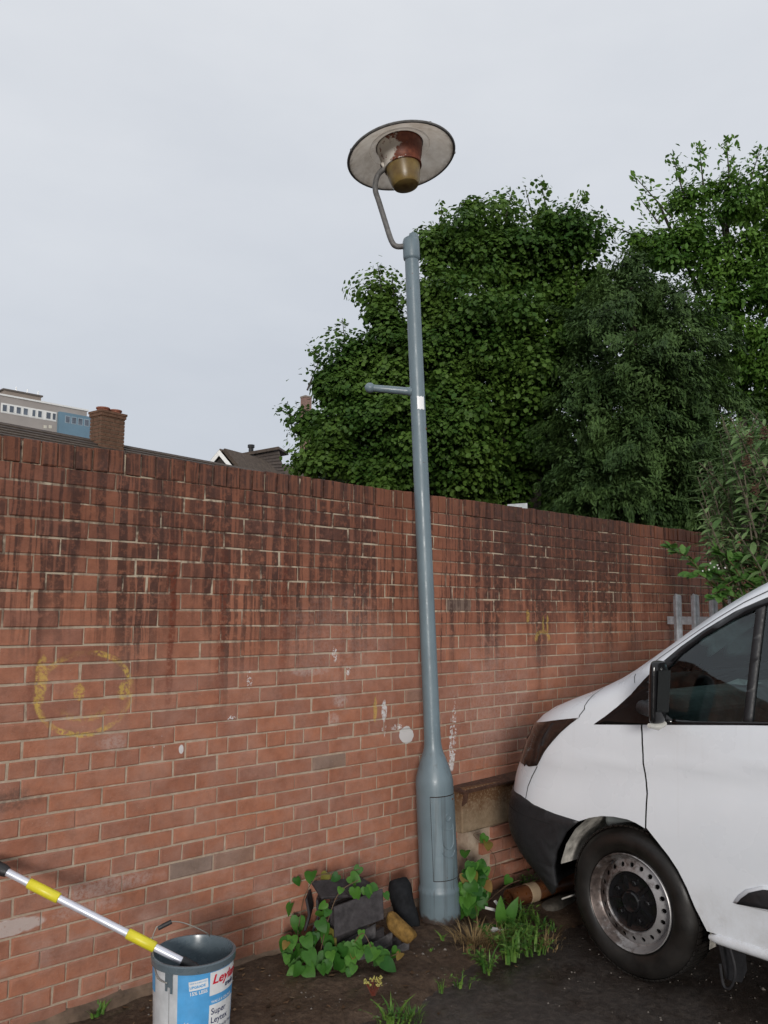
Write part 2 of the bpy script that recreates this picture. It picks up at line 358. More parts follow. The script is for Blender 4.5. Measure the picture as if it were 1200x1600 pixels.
# the dirty raised strip at the foot of the wall, broken kerb edge
def strip_edge(x): return -.80-.05*math.sin(x*1.7)+.035*math.sin(x*7.1+.5)+.02*math.sin(x*17)
def strip_z(x, y):
    k = max(0, min(1, (y-strip_edge(x))/.10))
    return -.035+(.030+.006*math.sin(x*5)*math.sin(y*9)+.005*math.sin(x*13+y*21))*(k*k*(3-2*k))+.006*(1+y)
V = []; Fc = []; nX = 260; nY = 36
for j in range(nY+1):
    for i in range(nX+1):
        x = -2.5+9.5*i/nX; y0 = strip_edge(x)-.012; y = y0+(.02-y0)*(j/nY)**1.0
        V.append((x, y, strip_z(x, y)+(random.uniform(-.004, .004) if j > 1 else 0)))
for j in range(nY):
    for i in range(nX): a = j*(nX+1)+i; Fc.append((a, a+1, a+nX+2, a+nX+1))
pv = mk('pavement', V, Fc, M['soil'], smooth=True); pv['kind'] = 'structure'; pv['label'] = 'dirty broken concrete strip along the foot of the brick wall'

# ------------------------------------------------------------------ the brick wall
def project(Pw):
    d = np.asarray(Pw)-CAM; z = d@F_
    return 600+FPX*(d@R_)/z, 800-FPX*(d@U_)/z, z
wall = thing('brick_wall', (0, 0, 0), 'long red brick wall with soldier coping and black run-off stains behind the lamp post', 'wall')
mb = MB(); mb.box(-3.2, .0042, -.25, 8.6, .209, 2.245); mb.box(-3.2, .009, 2.2452, 8.6, .206, 2.343)
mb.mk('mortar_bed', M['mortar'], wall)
def brick_verts(L, H, D, seed):
    """face in the plane y=0 looking to -y, chamfered, slightly out of true; 9 quads"""
    rg = random.Random(seed); c = .0022; j = lambda a: rg.uniform(-a, a)
    out = [(-L/2+j(.0015), .003, -H/2+j(.002)), (L/2+j(.002), .003, -H/2+j(.002)), (L/2+j(.002), .003, H/2+j(.002)), (-L/2+j(.002), .003, H/2+j(.002))]
    cc = [c+rg.uniform(0, .0025)+(rg.uniform(.002, .006) if rg.random() < .22 else 0) for _ in range(4)]
    inn = [(-L/2+cc[0], j(.0012), -H/2+cc[0]), (L/2-cc[1], j(.0012), -H/2+cc[1]), (L/2-cc[2], j(.0012), H/2-cc[2]), (-L/2+cc[3], j(.0012), H/2-cc[3])]
    bk = [(x, D, z) for x, y, z in out]
    Fq = [(0, 1, 2, 3)]+[(4+k, 4+(k+1) % 4, (k+1) % 4, k) for k in range(4)]+[(8+k, 8+(k+1) % 4, 4+(k+1) % 4, 4+k) for k in range(4)]
    return inn+out+bk, Fq
STR = [brick_verts(.2165, .0665, .09, i) for i in range(14)]
HDR = [brick_verts(.104, .0665, .09, 50+i) for i in range(6)]
COP = [brick_verts(.066, .100, .20, 90+i) for i in range(7)]
def pmesh(nm, vf, mat):
    me = bpy.data.meshes.new(nm); me.from_pydata(vf[0], [], vf[1]); me.update(); me.materials.append(mat); return me
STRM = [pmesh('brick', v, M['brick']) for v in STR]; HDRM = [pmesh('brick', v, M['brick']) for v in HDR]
blist = []
HEADER_ROWS = (6, 16, 22, 28)
for row in range(32):
    z = (30-row)*.075-.0375
    if row in HEADER_ROWS:
        for k in range(-26, 76): blist.append(('h', (k+.5)*.1125, z))
    else:
        ph = (1.5 if row % 2 == 0 else .5)+random.uniform(-.06, .06)
        for k in range(-14, 38): blist.append(('s', (ph+2*k+1)*.1125, z))
cand = []
for i, (t, x, z) in enumerate(blist):
    px, py, d = project((x, 0, z)); vis = -30 < px < 1150 and py < 1600 and d > 0
    if 640 < px < 720 and abs(px-(688-(1434-py)*.043)) < 16: vis = False
    if px > 800 and py > 1230: vis = False
    if px > 985: vis = False
    area = (.215 if t == 's' else .1025)*.065*(FPX/d)**2*abs(math.cos(math.atan2(x-CAM[0], -CAM[1])))if vis else 0
    cand.append((area, i))
cand.sort(reverse=True); single = {i for a, i in cand[:300] if a > 0}
fieldv = MB()
for i, (t, x, z) in enumerate(blist):
    k = random.randrange(14 if t == 's' else 6)
    dx = random.uniform(-.0025, .0025); dy = random.uniform(-.0034, .0012); dz = random.uniform(-.0015, .0015); rz = random.uniform(-.004, .004)
    if i in single:
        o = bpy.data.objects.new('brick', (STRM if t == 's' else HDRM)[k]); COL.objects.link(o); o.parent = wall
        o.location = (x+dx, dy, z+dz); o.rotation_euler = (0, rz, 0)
    else:
        vv, ff = (STR if t == 's' else HDR)[k]
        fieldv.add([(a+x+dx, b+dy, c+z+dz) for a, b, c in vv], ff)
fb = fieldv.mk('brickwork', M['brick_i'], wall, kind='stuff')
COPM = [pmesh('coping_brick', v, M['coping']) for v in COP]; copf = MB()
for k in range(-42, 114):
    x = .0225+k*.0752+random.uniform(-.003, .003); z = 2.25+.052+random.uniform(-.003, .003); y = random.uniform(-.005, .003); v = random.randrange(7); ry = random.uniform(-.02, .02)
    px, py, d = project((x, 0, z))
    if -20 < px < 1150:
        o = bpy.data.objects.new('coping_brick', COPM[v]); COL.objects.link(o); o.parent = wall; o.location = (x, y, z); o.rotation_euler = (0, ry, 0)
    else: copf.add([(a+x, b+y, c+z) for a, b, c in COP[v][0]], COP[v][1])
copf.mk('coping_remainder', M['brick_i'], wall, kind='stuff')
# ragged mortar footing below the last course
mb = MB(); pts = []
for i in range(120):
    x = -1+i*.08; pts.append((x, -.012-.012*abs(math.sin(x*5.1))-random.uniform(0, .006), .018+.012*math.sin(x*3.3)+random.uniform(-.008, .008)))
Vf = []; Ff = []
for i, (x, y, z) in enumerate(pts): Vf += [(x, .004, z+.018), (x, y, z), (x, y-.01, -.06)]
for i in range(len(pts)-1):
    a = i*3; Ff += [(a, a+1, a+4, a+3), (a+1, a+2, a+5, a+4)]
mk('footing', Vf, Ff, plain('footing_mortar', (.14, .095, .065), .9, var=.5, scale=14, bump=.5), wall)

# ------------------------------------------------------------------ the lamp post
def postpaint():
    n = NT('grey_gloss_paint', .28, .5); P = n.pos(); X, Y, Z = n.xyz(P)
    col = n.ramp(n.noise(P, 5, 4, .6), [(.3, (.128, .172, .196)), (.7, (.160, .212, .240))])
    col = n.mix(n.m_('MULTIPLY', n.sm(n.noise(P, 40, 4, .7), .6, .75), .25), col, (.10, .13, .15))
    ft = n.m_('MULTIPLY', n.sm(n.m_('ADD', Z, n.m_('MULTIPLY', n.noise(P, 30, 4), .07)), .05, .075, 1, 0), .9)
    col = n.mix(ft, col, (.05, .028, .018))
    runs = n.m_('MULTIPLY', n.sm(n.noise(n.vec(n.m_('MULTIPLY', X, 40), n.m_('MULTIPLY', Y, 40), n.m_('MULTIPLY', Z, 1.2)), 1, 4, .6), .54, .68), n.sm(Z, .3, 1.1, .55, .25))
    col = n.mix(runs, col, (.075, .085, .088))
    chips = n.sm(n.noise(P, 33, 3, .8), .70, .715)
    col = n.mix(n.m_('MULTIPLY', chips, .7), col, (.09, .035, .02))
    n.set('Base Color', col); n.set('Roughness', n.sm(n.noise(P, 14, 3), .3, .7, .3, .5))
    n.bump(n.m_('ADD', n.noise(P, 18, 4, .6), n.m_('MULTIPLY', n.noise(P, 120, 3), .5)), .16, .006); return n.m
M['post'] = postpaint()
M['seam'] = plain('dark_seam', (.02, .012, .01), .9)
PB = np.array([2.242, -.222, -.012]); PTOP = PB+np.array([0, 0, 3.807])+R0*(-.168)
PAX = (PTOP-PB)/np.linalg.norm(PTOP-PB)
def pp(x, y):
    """pixel to the vertical plane that holds the leaning post"""
    d = ray(x, y); A = np.array([d, -np.array([0, 0, 1.]), -R0]).T
    return CAM+d*np.linalg.solve(A, PB-CAM)[0]
post = thing('lamp_post', PB, 'leaning grey painted steel lamp post with wide dish lantern and rusty neck', 'lamp post')
mb = MB(); mb.lathe([(.0, -.05), (.112, -.05), (.112, .0), (.110, .15), (.113, .158), (.113, .172), (.107, .185), (.104, .2), (.104, .70), (.1035, .735), (.099, .76), (.088, .80), (.066, .865), (.055, .895), (.050, .915), (.047, .94), (.0455, 1.0), (.0445, 2.0), (.0425, 3.0), (.041, 3.76)], PB, PAX, 48)
autosmooth(mb.mk('column', M['post'], post), 30)
# cap: collar and little domed hump
mb = MB(); mb.lathe([(.041, 3.735), (.048, 3.742), (.050, 3.755), (.0495, 3.85), (.044, 3.868), (.03, 3.878), (0, 3.882)], PB, PAX, 32)
hp = PB+PAX*3.855+R0*.016
mb.lathe([(.031, -.01), (.031, .025), (.026, .042), (.014, .052), (0, .055)], hp, PAX, 20)
autosmooth(mb.mk('cap', M['post'], post), 40)
# inspection door: curved panel on the camera-right front of the base, seam gap around it and cast emblem
tov = CAM-PB; tov[2] = 0; tov /= np.linalg.norm(tov)
tor = np.array([-tov[1], tov[0], 0]); tor = tor if tor@R0 > 0 else -tor
def post_pt(ang, h, r):
    """ang measured from the direction of the camera towards image right"""
    d = tov*math.cos(ang)+tor*math.sin(ang); d = d-PAX*(d@PAX); d /= np.linalg.norm(d)
    return PB+PAX*h+d*r
def curved(a0, a1, h0, h1, r, na=14, nh=2, rf=None):
    V = []; Fq = []
    for j in range(nh+1):
        for i in range(na+1):
            a = a0+(a1-a0)*i/na; h = h0+(h1-h0)*j/nh; V.append(post_pt(a, h, r if rf is None else rf(a, h)))
    for j in range(nh):
        for i in range(na): q = j*(na+1)+i; Fq.append((q, q+1, q+na+2, q+na+1))
    return V, Fq
A0, A1, H0, H1 = math.radians(-13), math.radians(82), .235, .665
door_e = MB(); v, f = curved(A0, A1, H0, H1, .1075, 18, 6); door_e.add(v, f)
# returns of the door edge
for (a, b, c, d) in [(A0, A0, H0, H1), (A1, A1, H0, H1)]:
    door_e.add([post_pt(a, c, .1075), post_pt(a, d, .1075), post_pt(a, d, .1), post_pt(a, c, .1)], [(0, 1, 2, 3)])
for h in (H0, H1):
    vv = [post_pt(A0+(A1-A0)*i/18, h, r) for r in (.1075, .1) for i in range(19)]
    door_e.add(vv, [(i, i+1, i+20, i+19) for i in range(18)])
door = door_e.mk('door', M['post'], post, smooth=False); autosmooth(door, 30)
gap = MB()
w = .03
for a0, a1, h0, h1 in [(A0-w, A0, H0-.004, H1+.004), (A1, A1+w, H0-.004, H1+.004), (A0, A1, H1, H1+.005), (A0, A1, H0-.005, H0)]:
    v, f = curved(a0, a1, h0, h1, .1046, 12, 1); gap.add(v, f)
gap.mk('door_gap', M['seam'], post)
em = MB()   # cast shield: raised bars following the cylinder
def ribbon(path, wd, r):
    V = [];
    for a, h in path: V.append((a, h))
    for i in range(len(V)-1):
        (a, h), (b, k) = V[i], V[i+1]; dx = (b-a)*.107; dz = k-h; l = math.hypot(dx, dz) or 1; nx_, nz_ = -dz/l*wd/.107, dx/l*wd
        P4 = [post_pt(a-nx_, h-nz_, r-.003), post_pt(b-nx_, k-nz_, r-.003), post_pt(b, k, r), post_pt(a, h, r), post_pt(b+nx_, k+nz_, r-.003), post_pt(a+nx_, h+nz_, r-.003)]
        em.add(P4, [(0, 1, 2, 3), (3, 2, 4, 5)])
c = math.radians(38); hw = math.radians(20)
sh = [(c-hw, .515), (c+hw, .515), (c+hw, .44)]+[(c+hw*math.cos(t), .44-.05*math.sin(t)) for t in np.linspace(0, PI, 12)]+[(c-hw, .44), (c-hw, .515)]
ribbon(sh, .003, .1105); ribbon([(c-hw, .47), (c+hw, .465)], .003, .1105)
ribbon([(c-hw*.8, .382)]+[(c+hw*1.1*math.cos(t), .38-.03*math.sin(t)) for t in np.linspace(PI, 0, 10)], .003, .1100)
ribbon([(c+math.radians(9)*math.cos(t), .555+.018*math.sin(t)) for t in np.linspace(0, 2*PI, 14)], .003, .1105)
ribbon([(c-hw*.7, .497), (c+hw*.2, .489), (c+hw*.8, .497)], .003, .1105)
e = em.mk('emblem', M['post'], door, local=True); e.data.transform(Matrix.Translation(Vector(-PB))); ORG[e.name] = PB
# bolt of the door
mb = MB(); mb.lathe([(.006, 0), (.005, .004), (0, .005)], post_pt(math.radians(62), .645, .106), post_pt(math.radians(62), .645, 1)-post_pt(math.radians(62), .645, 0), 10)
M['rust'] = plain('rust', (.16, .055, .025), .85, var=.5, scale=40, bump=.3)
o = mb.mk('bolt', M['rust'], door, local=True); o.data.transform(Matrix.Translation(Vector(-PB)))
# ladder rest with ball end, sticker
L0 = pp(648, 612.5); L1 = pp(578, 606)
mb = MB(); mb.tube([L0, L0*.5+L1*.5, L1], [.0235, .022, .0205], 20)
ball = [(.0305*math.sin(t), -.0305*math.cos(t)) for t in np.linspace(0, PI, 10)]
mb.lathe([(r, h) for r, h in ball], L1, (L1-L0), 20)
mb.lathe([(.029, -.012), (.027, .004), (.0235, .012)], L0+(L1-L0)/np.linalg.norm(L1-L0)*.03, (L1-L0), 20)
autosmooth(mb.mk('ladder_rest', M['post'], post), 45)
M['sticker'] = plain('white_sticker', (.86, .86, .86), .35, var=.06)
mb = MB(); hS0 = (pp(656, 642)-PB)@PAX; hS1 = (pp(655, 622)-PB)@PAX
V = []; Fq = []
for j in range(5):
    for i in range(9):
        a = math.radians(-4+58*i/8)+(.04*math.sin(j*3) if i in (0, 8) else 0); V.append(post_pt(a, hS0+(hS1-hS0)*j/4+.003*math.sin(i*1.7), .0443))
for j in range(4):
    for i in range(8): q = j*9+i; Fq.append((q, q+1, q+10, q+9))
mk('sticker', V, Fq, M['sticker'], post, smooth=True)
# rust bloom on the right of the shaft
mb = MB(); mb.lathe([(.009, -.0005), (.006, .0012), (0, .0015)], post_pt(math.radians(74), hS0-.11, .0432), post_pt(math.radians(74), 1, 1)-post_pt(math.radians(74), 1, 0), 9)
mb.mk('rust_spot', M['rust'], post)
# bracket arm
M['arm'] = plain('weathered_grey_steel', (.13, .125, .12), .6, var=.45, scale=25, bump=.2)
ctrl = [pp(636, 384), pp(620, 385), pp(611.5, 376), pp(602, 347), pp(592, 315), pp(586.5, 297), pp(588, 280), pp(595, 268), pp(606, 262)]
def spline(P, n=6):
    P = [np.asarray(p, float) for p in P]; out = []
    for i in range(len(P)-1):
        p0, p1, p2, p3 = P[max(i-1, 0)], P[i], P[i+1], P[min(i+2, len(P)-1)]
        for k in range(n):
            t = k/n; out.append(.5*((2*p1)+(-p0+p2)*t+(2*p0-5*p1+4*p2-p3)*t*t+(-p0+3*p1-3*p2+p3)*t**3))
    return out+[P[-1]]
mb = MB(); mb.tube(spline(ctrl), .0165, 16)
autosmooth(mb.mk('bracket_arm', M['arm'], post), 60)
# lantern: dish, neck, bowl; axis n points down through the bowl
DC = pp(627, 246); vw = (CAM-DC)/np.linalg.norm(CAM-DC); tau = math.radians(9.4)
mn = R_*math.sin(tau)-U_*math.cos(tau); mn -= vw*(mn@vw); mn /= np.linalg.norm(mn)
NAX = vw*math.cos(math.radians(55.5))+mn*math.sin(math.radians(55.5)); sc = np.linalg.norm((DC-CAM))*1.0/FPX*((DC-CAM)@F_)/np.linalg.norm(DC-CAM)*.965
def dishmat():
    n = NT('dirty_white_enamel', .5, .4); P = n.obj()
    X, Y, Z = n.xyz(P); d = n.m_('SQRT', n.m_('ADD', n.m_('MULTIPLY', X, X), n.m_('ADD', n.m_('MULTIPLY', Y, Y), n.m_('MULTIPLY', Z, Z))))
    col = n.ramp(n.noise(P, 9, 6, .65), [(.25, (.36, .29, .22)), (.5, (.58, .51, .43)), (.75, (.72, .66, .58))])
    edge = n.sm(n.m_('ADD', d, n.m_('MULTIPLY', n.m_('SUBTRACT', n.noise(P, 14, 5, .7), .5), .12)), .285, .345)
    col = n.mix(n.m_('MULTIPLY', edge, .8), col, (.12, .09, .06))
    n.set('Base Color', col); n.bump(n.noise(P, 60, 3), .15, .004)
    tr = n.t.nodes.new('ShaderNodeBsdfTranslucent'); n.put(tr.inputs[0], col); mxs = n.t.nodes.new('ShaderNodeMixShader'); mxs.inputs[0].default_value = .5
    n.t.links.new(n.b.outputs[0], mxs.inputs[1]); n.t.links.new(tr.outputs[0], mxs.inputs[2]); n.t.links.new(mxs.outputs[0], n.o.inputs[0]); return n.m
def neckmat():
    n = NT('rusty_white_enamel', .55, .4); P = n.obj(); X, Y, Z = n.xyz(P)
    f = n.m_('ADD', n.noise(P, 13, 5, .65), n.m_('MULTIPLY', n.m_('ADD', X, n.m_('MULTIPLY', Y, -.8)), 1.3))
    col = n.mix(n.sm(f, .36, .43), (.66, .62, .56), n.ramp(n.noise(P, 50, 4), [(.3, (.10, .022, .012)), (.7, (.20, .055, .024))]))
    n.set('Base Color', col); n.bump(n.noise(P, 70, 4), .3, .004); return n.m
M['dish'] = dishmat(); M['neck'] = neckmat()
M['dishtop'] = plain('grey_dish_back', (.16, .17, .18), .6, var=.3)
n = NT('amber_bowl', .35, .5); p_ = n.obj(); n.set('Base Color', n.ramp(n.noise(p_, 18, 4, .6), [(.3, (.12, .07, .018)), (.7, (.24, .165, .05))]))
n.set('Subsurface Weight', .25); n.set('Subsurface Radius', (.03, .02, .008)); M['bowl'] = n.m
Q = Vector(NAX).rotation_difference(Vector((0, 0, 1)))
lant = lambda prof, seg=64: MB().lathe([(r*sc, h*sc) for r, h in prof], (0, 0, 0), NAX, seg)
def lpart(mbx, name, mat, parent=post):
    o = mk(name, np.array(mbx.v), mbx.f, mat, parent, local=True); autosmooth(o, 35)
    o.location = Vector(DC-PB) if parent is post else (0, 0, 0); return o
shade = lpart(lant([(86, .8), (84.5, 1.2), (83, -.5), (76, -5), (66, -10), (52, -16), (50, -17.5), (48.5, -16.5), (40, -20), (36, -22)]), 'dish', M['dish'])
lpart(lant([(39, -20.8), (38, -24), (36, -30), (28, -34), (16, -36), (0, -37)]), 'dish_cap', M['dishtop'], shade)
lpart(lant([(85.2, -.8), (88, -1.6), (88.6, 0), (87.4, 1.6), (85, 1.4), (84.4, .2)]), 'rolled_rim', M['arm'], shade)
lpart(lant([(37, -22), (36.5, -14), (34, -2), (31, 7), (29.5, 14), (30.5, 15), (30.5, 19.5), (28, 20)]), 'neck', M['neck'])
lpart(lant([(28, 18), (27, 26), (25, 38), (22.5, 48), (20, 52), (14, 54.2), (7, 55.2), (0, 55.5)], 40), 'bowl', M['bowl'])
# clamp with thumb screw where the arm enters, little drip nuts on the rim
a_ = np.cross(NAX, [0, 0, 1.]); a_ /= np.linalg.norm(a_); b_ = np.cross(NAX, a_)
mb = MB(); pc = pp(601, 258)
mb.lathe([(.018, -.022), (.022, -.018), (.022, .018), (.018, .022)], pc, pp(606, 262)-pp(595, 268), 14); mb.tube([pp(601, 250), pp(599, 241)], .006, 8)
mb.mk('clamp', M['neck'], post)
for ang in (.6, 2.5, 4.1, 5.2):
    c0 = (a_*math.cos(ang)+b_*math.sin(ang))*87*sc
    mb = MB(); mb.lathe([(0, -.010), (.008, -.007), (.010, 0), (.008, .007), (0, .010)], c0, NAX, 10); lpart(mb, 'rim_clip', M['arm'], shade)

# ------------------------------------------------------------------ the van
VPSI = math.radians(3); VF = np.array([math.sin(VPSI), math.cos(VPSI), 0]); VR = np.array([math.cos(VPSI), -math.sin(VPSI), 0])
VROOT = np.array([3.353, -1.334, -.03])
van = thing('panel_van', VROOT, 'white panel van parked nose to the brick wall, black bumper and steel wheels', 'van')
van.rotation_euler = (0, 0, -VPSI)
WT = [(.15, .92), (.3, .955), (.5, .98), (.7, .99), (.9, .988), (1.1, .97), (1.2, .955), (1.35, .925), (1.5, .892), (1.7, .845), (1.85, .80), (1.93, .75), (1.98, .62), (2.0, .5)]
UT = [(.15, .70), (.2, .74), (.3, .83), (.4, .965), (.5, 1.02), (.6, 1.02), (.7, .985), (.8, .968), (.9, .92), (1.0, .874), (1.05, .845), (1.1, .795), (1.15, .729), (1.2, .616), (1.25, .47), (1.3, .341), (1.35, .223), (1.4, .148), (1.5, -.002), (1.6, -.148), (1.7, -.29), (1.8, -.452), (1.88, -.62), (1.95, -.85), (2.0, -1.2)]
LT = [(.15, .55), (.9, .6), (1.1, .52), (1.33, .36), (1.6, .3), (2.0, .3)]
def smoothed(T, n=3):
    z = np.linspace(T[0][0], T[-1][0], 400); v = np.interp(z, [a for a, b in T], [b for a, b in T]); k = np.ones(13)/13
    for _ in range(n):
        p = np.r_[np.full(6, v[0]), v, np.full(6, v[-1])]; v = np.convolve(p, k, 'valid')
    return z, v
_W, _U, _L = smoothed(WT), smoothed(UT), smoothed(LT); NN = 2.8
def fW(z): return float(np.interp(z, *_W))
def fU(z): return float(np.interp(z, *_U))
def fL(z): return float(np.interp(z, *_L))
def u2a(u, z):
    q = fU(z)-u; L = fL(z)
    if q >= L: return 1+(q-L)
    return math.acos(min(1, max(0, 1-max(q, 0)/L)**(NN/2)))/(PI/2)
def a2p(a, z, off=0):
    W, L, U = fW(z), fL(z), fU(z)
    if a >= 1: u = U-L-(a-1); y = W
    else:
        t = a*PI/2; u = U-L+L*max(math.cos(t), 0)**(2/NN); y = W*max(math.sin(t), 0)**(2/NN)
    # crease along the flank and gentle wheel-arch flare
    if a >= .75: y += .006*math.exp(-((z-(.985-.11*(u+.1)))/.035)**2)*min(1, (a-.75)/.3)-.010*math.exp(-((z-(.90-.1*u))/.10)**2)
    return u, y
def a2x(a, z, off):
    u, y = a2p(a, z); e = 1e-3
    if not off: return np.array([-y, u, z])
    ua, ya = a2p(max(a-e, 0), z); ub, yb = a2p(a+e, z); uz, yz = a2p(a, z+e)
    ta = np.array([-(yb-ya), ub-ua, 0]); tz = np.array([-(yz-y), uz-u, e]); nn = np.cross(ta, tz); l = np.linalg.norm(nn)
    nn = nn/l if l > 1e-9 else np.array([-1., 0, 0])
    if nn[0]*-1+nn[1]*.5+nn[2]*.3 < 0: nn = -nn
    return np.array([-y, u, z])+nn*off
def surf_n(p):
    """analytic outward normal of the body shell near a point"""
    s = -1 if p[0] < 0 else 1; a = u2a(p[1], p[2]); e = 4e-3
    f = lambda a_, z_: np.array([-a2p(a_, z_)[1], a2p(a_, z_)[0], z_])
    ta = f(a+e, p[2])-f(max(a-e, 0), p[2]); tz = f(a, p[2]+.012)-f(a, p[2]-.012); nn = np.cross(ta, tz); l = np.linalg.norm(nn)
    if a < .03 or l < 1e-9: nn = np.array([0, 1., .3]); l = np.linalg.norm(nn)
    nn = nn/l
    if nn[0]*-1+nn[1]*.5+nn[2]*.3 < 0: nn = -nn
    return (nn[0]*(-s), nn[1], nn[2])
def outline(pts, step=.03):
    """pts: (kind, value, z); kind 'u' = distance along the van, 'a' = position round the plan curve"""
    out = []
    for i in range(len(pts)):
        k1, v1, z1 = pts[i]; k2, v2, z2 = pts[(i+1) % len(pts)]
        if k1 == 'u' and k2 == 'u':
            n = max(1, int(math.hypot(v2-v1, z2-z1)/step))
            for j in range(n): t = j/n; z = z1+(z2-z1)*t; out.append((u2a(v1+(v2-v1)*t, z), z))
        else:
            a1 = v1 if k1 == 'a' else u2a(v1, z1); a2 = v2 if k2 == 'a' else u2a(v2, z2)
            n = max(1, int(math.hypot(a2-a1, z2-z1)/step))
            for j in range(n): t = j/n; out.append((a1+(a2-a1)*t, z1+(z2-z1)*t))
    return out
def patch(pts, off=0.0, ga=.07, gz=.045):
    P = outline(pts); bm = bmesh.new(); vs = [bm.verts.new((a, z, 0)) for a, z in P]; bm.faces.new(vs)
    A = [a for a, z in P]; Z = [z for a, z in P]
    for lo, hi, g, no in ((min(A), max(A), ga, (1, 0, 0)), (min(Z), max(Z), gz, (0, 1, 0))):
        c = math.floor(lo/g)*g+g
        while c < hi-1e-4:
            if c > lo+1e-4 and not (no[0] and c > 1.6 and int(round(c/g)) % 2): bmesh.ops.bisect_plane(bm, geom=bm.verts[:]+bm.edges[:]+bm.faces[:], plane_co=(c*no[0], c*no[1], 0), plane_no=no, dist=1e-5)
            c += g
    bmesh.ops.remove_doubles(bm, verts=bm.verts[:], dist=2e-4)
    bm.verts.index_update(); bm.verts.ensure_lookup_table()
    bmesh.ops.triangulate(bm, faces=[f for f in bm.faces if len(f.verts) > 4]); bm.verts.index_update()
    V = [a2x(v.co.x, v.co.y, off) for v in bm.verts]; Fq = [tuple(v.index for v in f.verts) for f in bm.faces]; bm.free()
    V = np.array(V)
    if Fq:
        s = 0
        for f in Fq[::max(1, len(Fq)//30)]:
            p = V[list(f)]; nrm = np.cross(p[1]-p[0], p[2]-p[0]); s += nrm@np.array([-1, .5, .25])
        if s < 0: Fq = [f[::-1] for f in Fq]
    return V, Fq
def mirror(V, Fq): W = np.array(V).copy(); W[:, 0] *= -1; return W, [f[::-1] for f in Fq]
def vpart(name, patches, mat, parent=van, both=True, th=.006, smooth=True, left=True):
    mb = MB()
    for V, Fq in patches:
        if left: mb.add(V, Fq)
        if both: mb.add(*mirror(V, Fq))
    o = mb.mk(name, mat, parent, smooth=smooth, local=True)
    if not th and smooth: o.data.normals_split_custom_set_from_vertices([surf_n(p) for p in mb.v])
    if th:
        m = o.modifiers.new('thick', 'SOLIDIFY'); m.thickness = th; m.offset = -1; m.use_even_offset = False
    return o
def vanwhite():
    n = NT('white_van_paint', .22, .5); P = n.obj(); X, Y, Z = n.xyz(P)
    col = n.ramp(n.noise(P, 2.5, 5, .6), [(.3, (.74, .775, .82)), (.7, (.79, .82, .86))])
    dirt = n.m_('MULTIPLY', n.sm(Z, .3, .62, 1, 0), n.sm(n.noise(P, 9, 6, .7), .35, .7))
    col = n.mix(n.m_('MULTIPLY', dirt, .32), col, (.32, .28, .22))
    runs = n.m_('MULTIPLY', n.sm(n.noise(n.vec(X, n.m_('MULTIPLY', Y, 30), n.m_('MULTIPLY', Z, 1.5)), 1, 3, .6), .60, .72), .06)
    col = n.mix(runs, col, (.45, .43, .40))
    chip = n.m_('MULTIPLY', n.sm(n.noise(P, 42, 3, .75), .745, .76), n.sm(Z, .42, .5, 1, 0))
    col = n.mix(n.m_('MULTIPLY', chip, .8), col, (.20, .08, .03))
    n.set('Base Color', col); n.set('Roughness', n.sm(n.noise(P, 5, 4), .3, .7, .22, .40)); n.set('Coat Weight', .3); n.set('Coat Roughness', .08)
    n.bump(n.noise(P, 300, 2), .02, .001); return n.m
M['vanw'] = vanwhite()
M['bplast'] = plain('black_plastic', (.018, .018, .020), .55, var=.3, scale=30, bump=.15)
M['bgloss'] = plain('gloss_black', (.008, .008, .009), .12, var=.2)
M['blk'] = plain('dark_cavity', (.010, .009, .009), .95)
M['lamp'] = plain('smoked_lens', (.030, .018, .015), .10, var=.3, spec=.6)
n = NT('tinted_glass', .03, .5); n.set('Base Color', (.02, .03, .03))
gt = n.t.nodes.new('ShaderNodeBsdfTransparent'); gt.inputs[0].default_value = (.66, .82, .80, 1)
gl = n.t.nodes.new('ShaderNodeBsdfGlossy'); gl.inputs['Roughness'].default_value = .02; gl.inputs['Color'].default_value = (.9, .95, .95, 1)
fr = n.t.nodes.new('ShaderNodeFresnel'); fr.inputs[0].default_value = 1.75
ms = n.t.nodes.new('ShaderNodeMixShader'); n.t.links.new(fr.outputs[0], ms.inputs[0]); n.t.links.new(gt.outputs[0], ms.inputs[1]); n.t.links.new(gl.outputs[0], ms.inputs[2]); n.t.links.new(ms.outputs[0], n.o.inputs[0]); M['glass'] = n.m
u_ = lambda *p: [('u', a, b) for a, b in p]
BELT = [(.17, 1.133), (-.12, 1.162), (-.6, 1.212), (-1.15, 1.262)]
WTOP = [(.17, 1.133), (.11, 1.175), (.042, 1.228), (-.03, 1.294), (-.095, 1.37), (-.161, 1.437), (-.265, 1.527), (-.371, 1.603), (-.518, 1.691), (-.658, 1.752), (-.85, 1.795), (-1.15, 1.815)]
ARCH_F = [(.433, .303), (.43, .40), (.403, .486), (.335, .594), (.253, .662)]
ARCH = [(.253, .662), (.19, .690), (.119, .712), (.05, .722), (-.024, .724), (-.07, .717), (-.118, .702)]
ARCH_B = [(-.124, .699), (-.187, .649), (-.235, .603), (-.276, .553), (-.312, .49), (-.34, .419), (-.389, .325)]
SHUT = [(-.118, .702), (-.126, .857), (-.109, .997), (-.098, 1.125), (-.095, 1.160)]
BTOP = [(.253, .662), (.40, .670), (.539, .687), (.60, .703), (.66, .712)]
wing = u_(*SHUT)+u_((-.05, 1.155), (.17, 1.133))+u_(*WTOP[1:])+[('u', -1.15, 1.86)]+[('a', .47, 1.86), ('a', .47, 1.38), ('a', .38, 1.35), ('a', 0, 1.35), ('a', 0, .715), ('u', .66, .712)]+u_(*BTOP[::-1][1:])+u_(*ARCH[1:-1])
roof = [('a', 0, 1.86), ('a', .47, 1.86), ('u', -1.15, 1.86), ('u', -3.85, 1.86), ('u', -3.85, 1.99), ('a', 0, 1.99)]
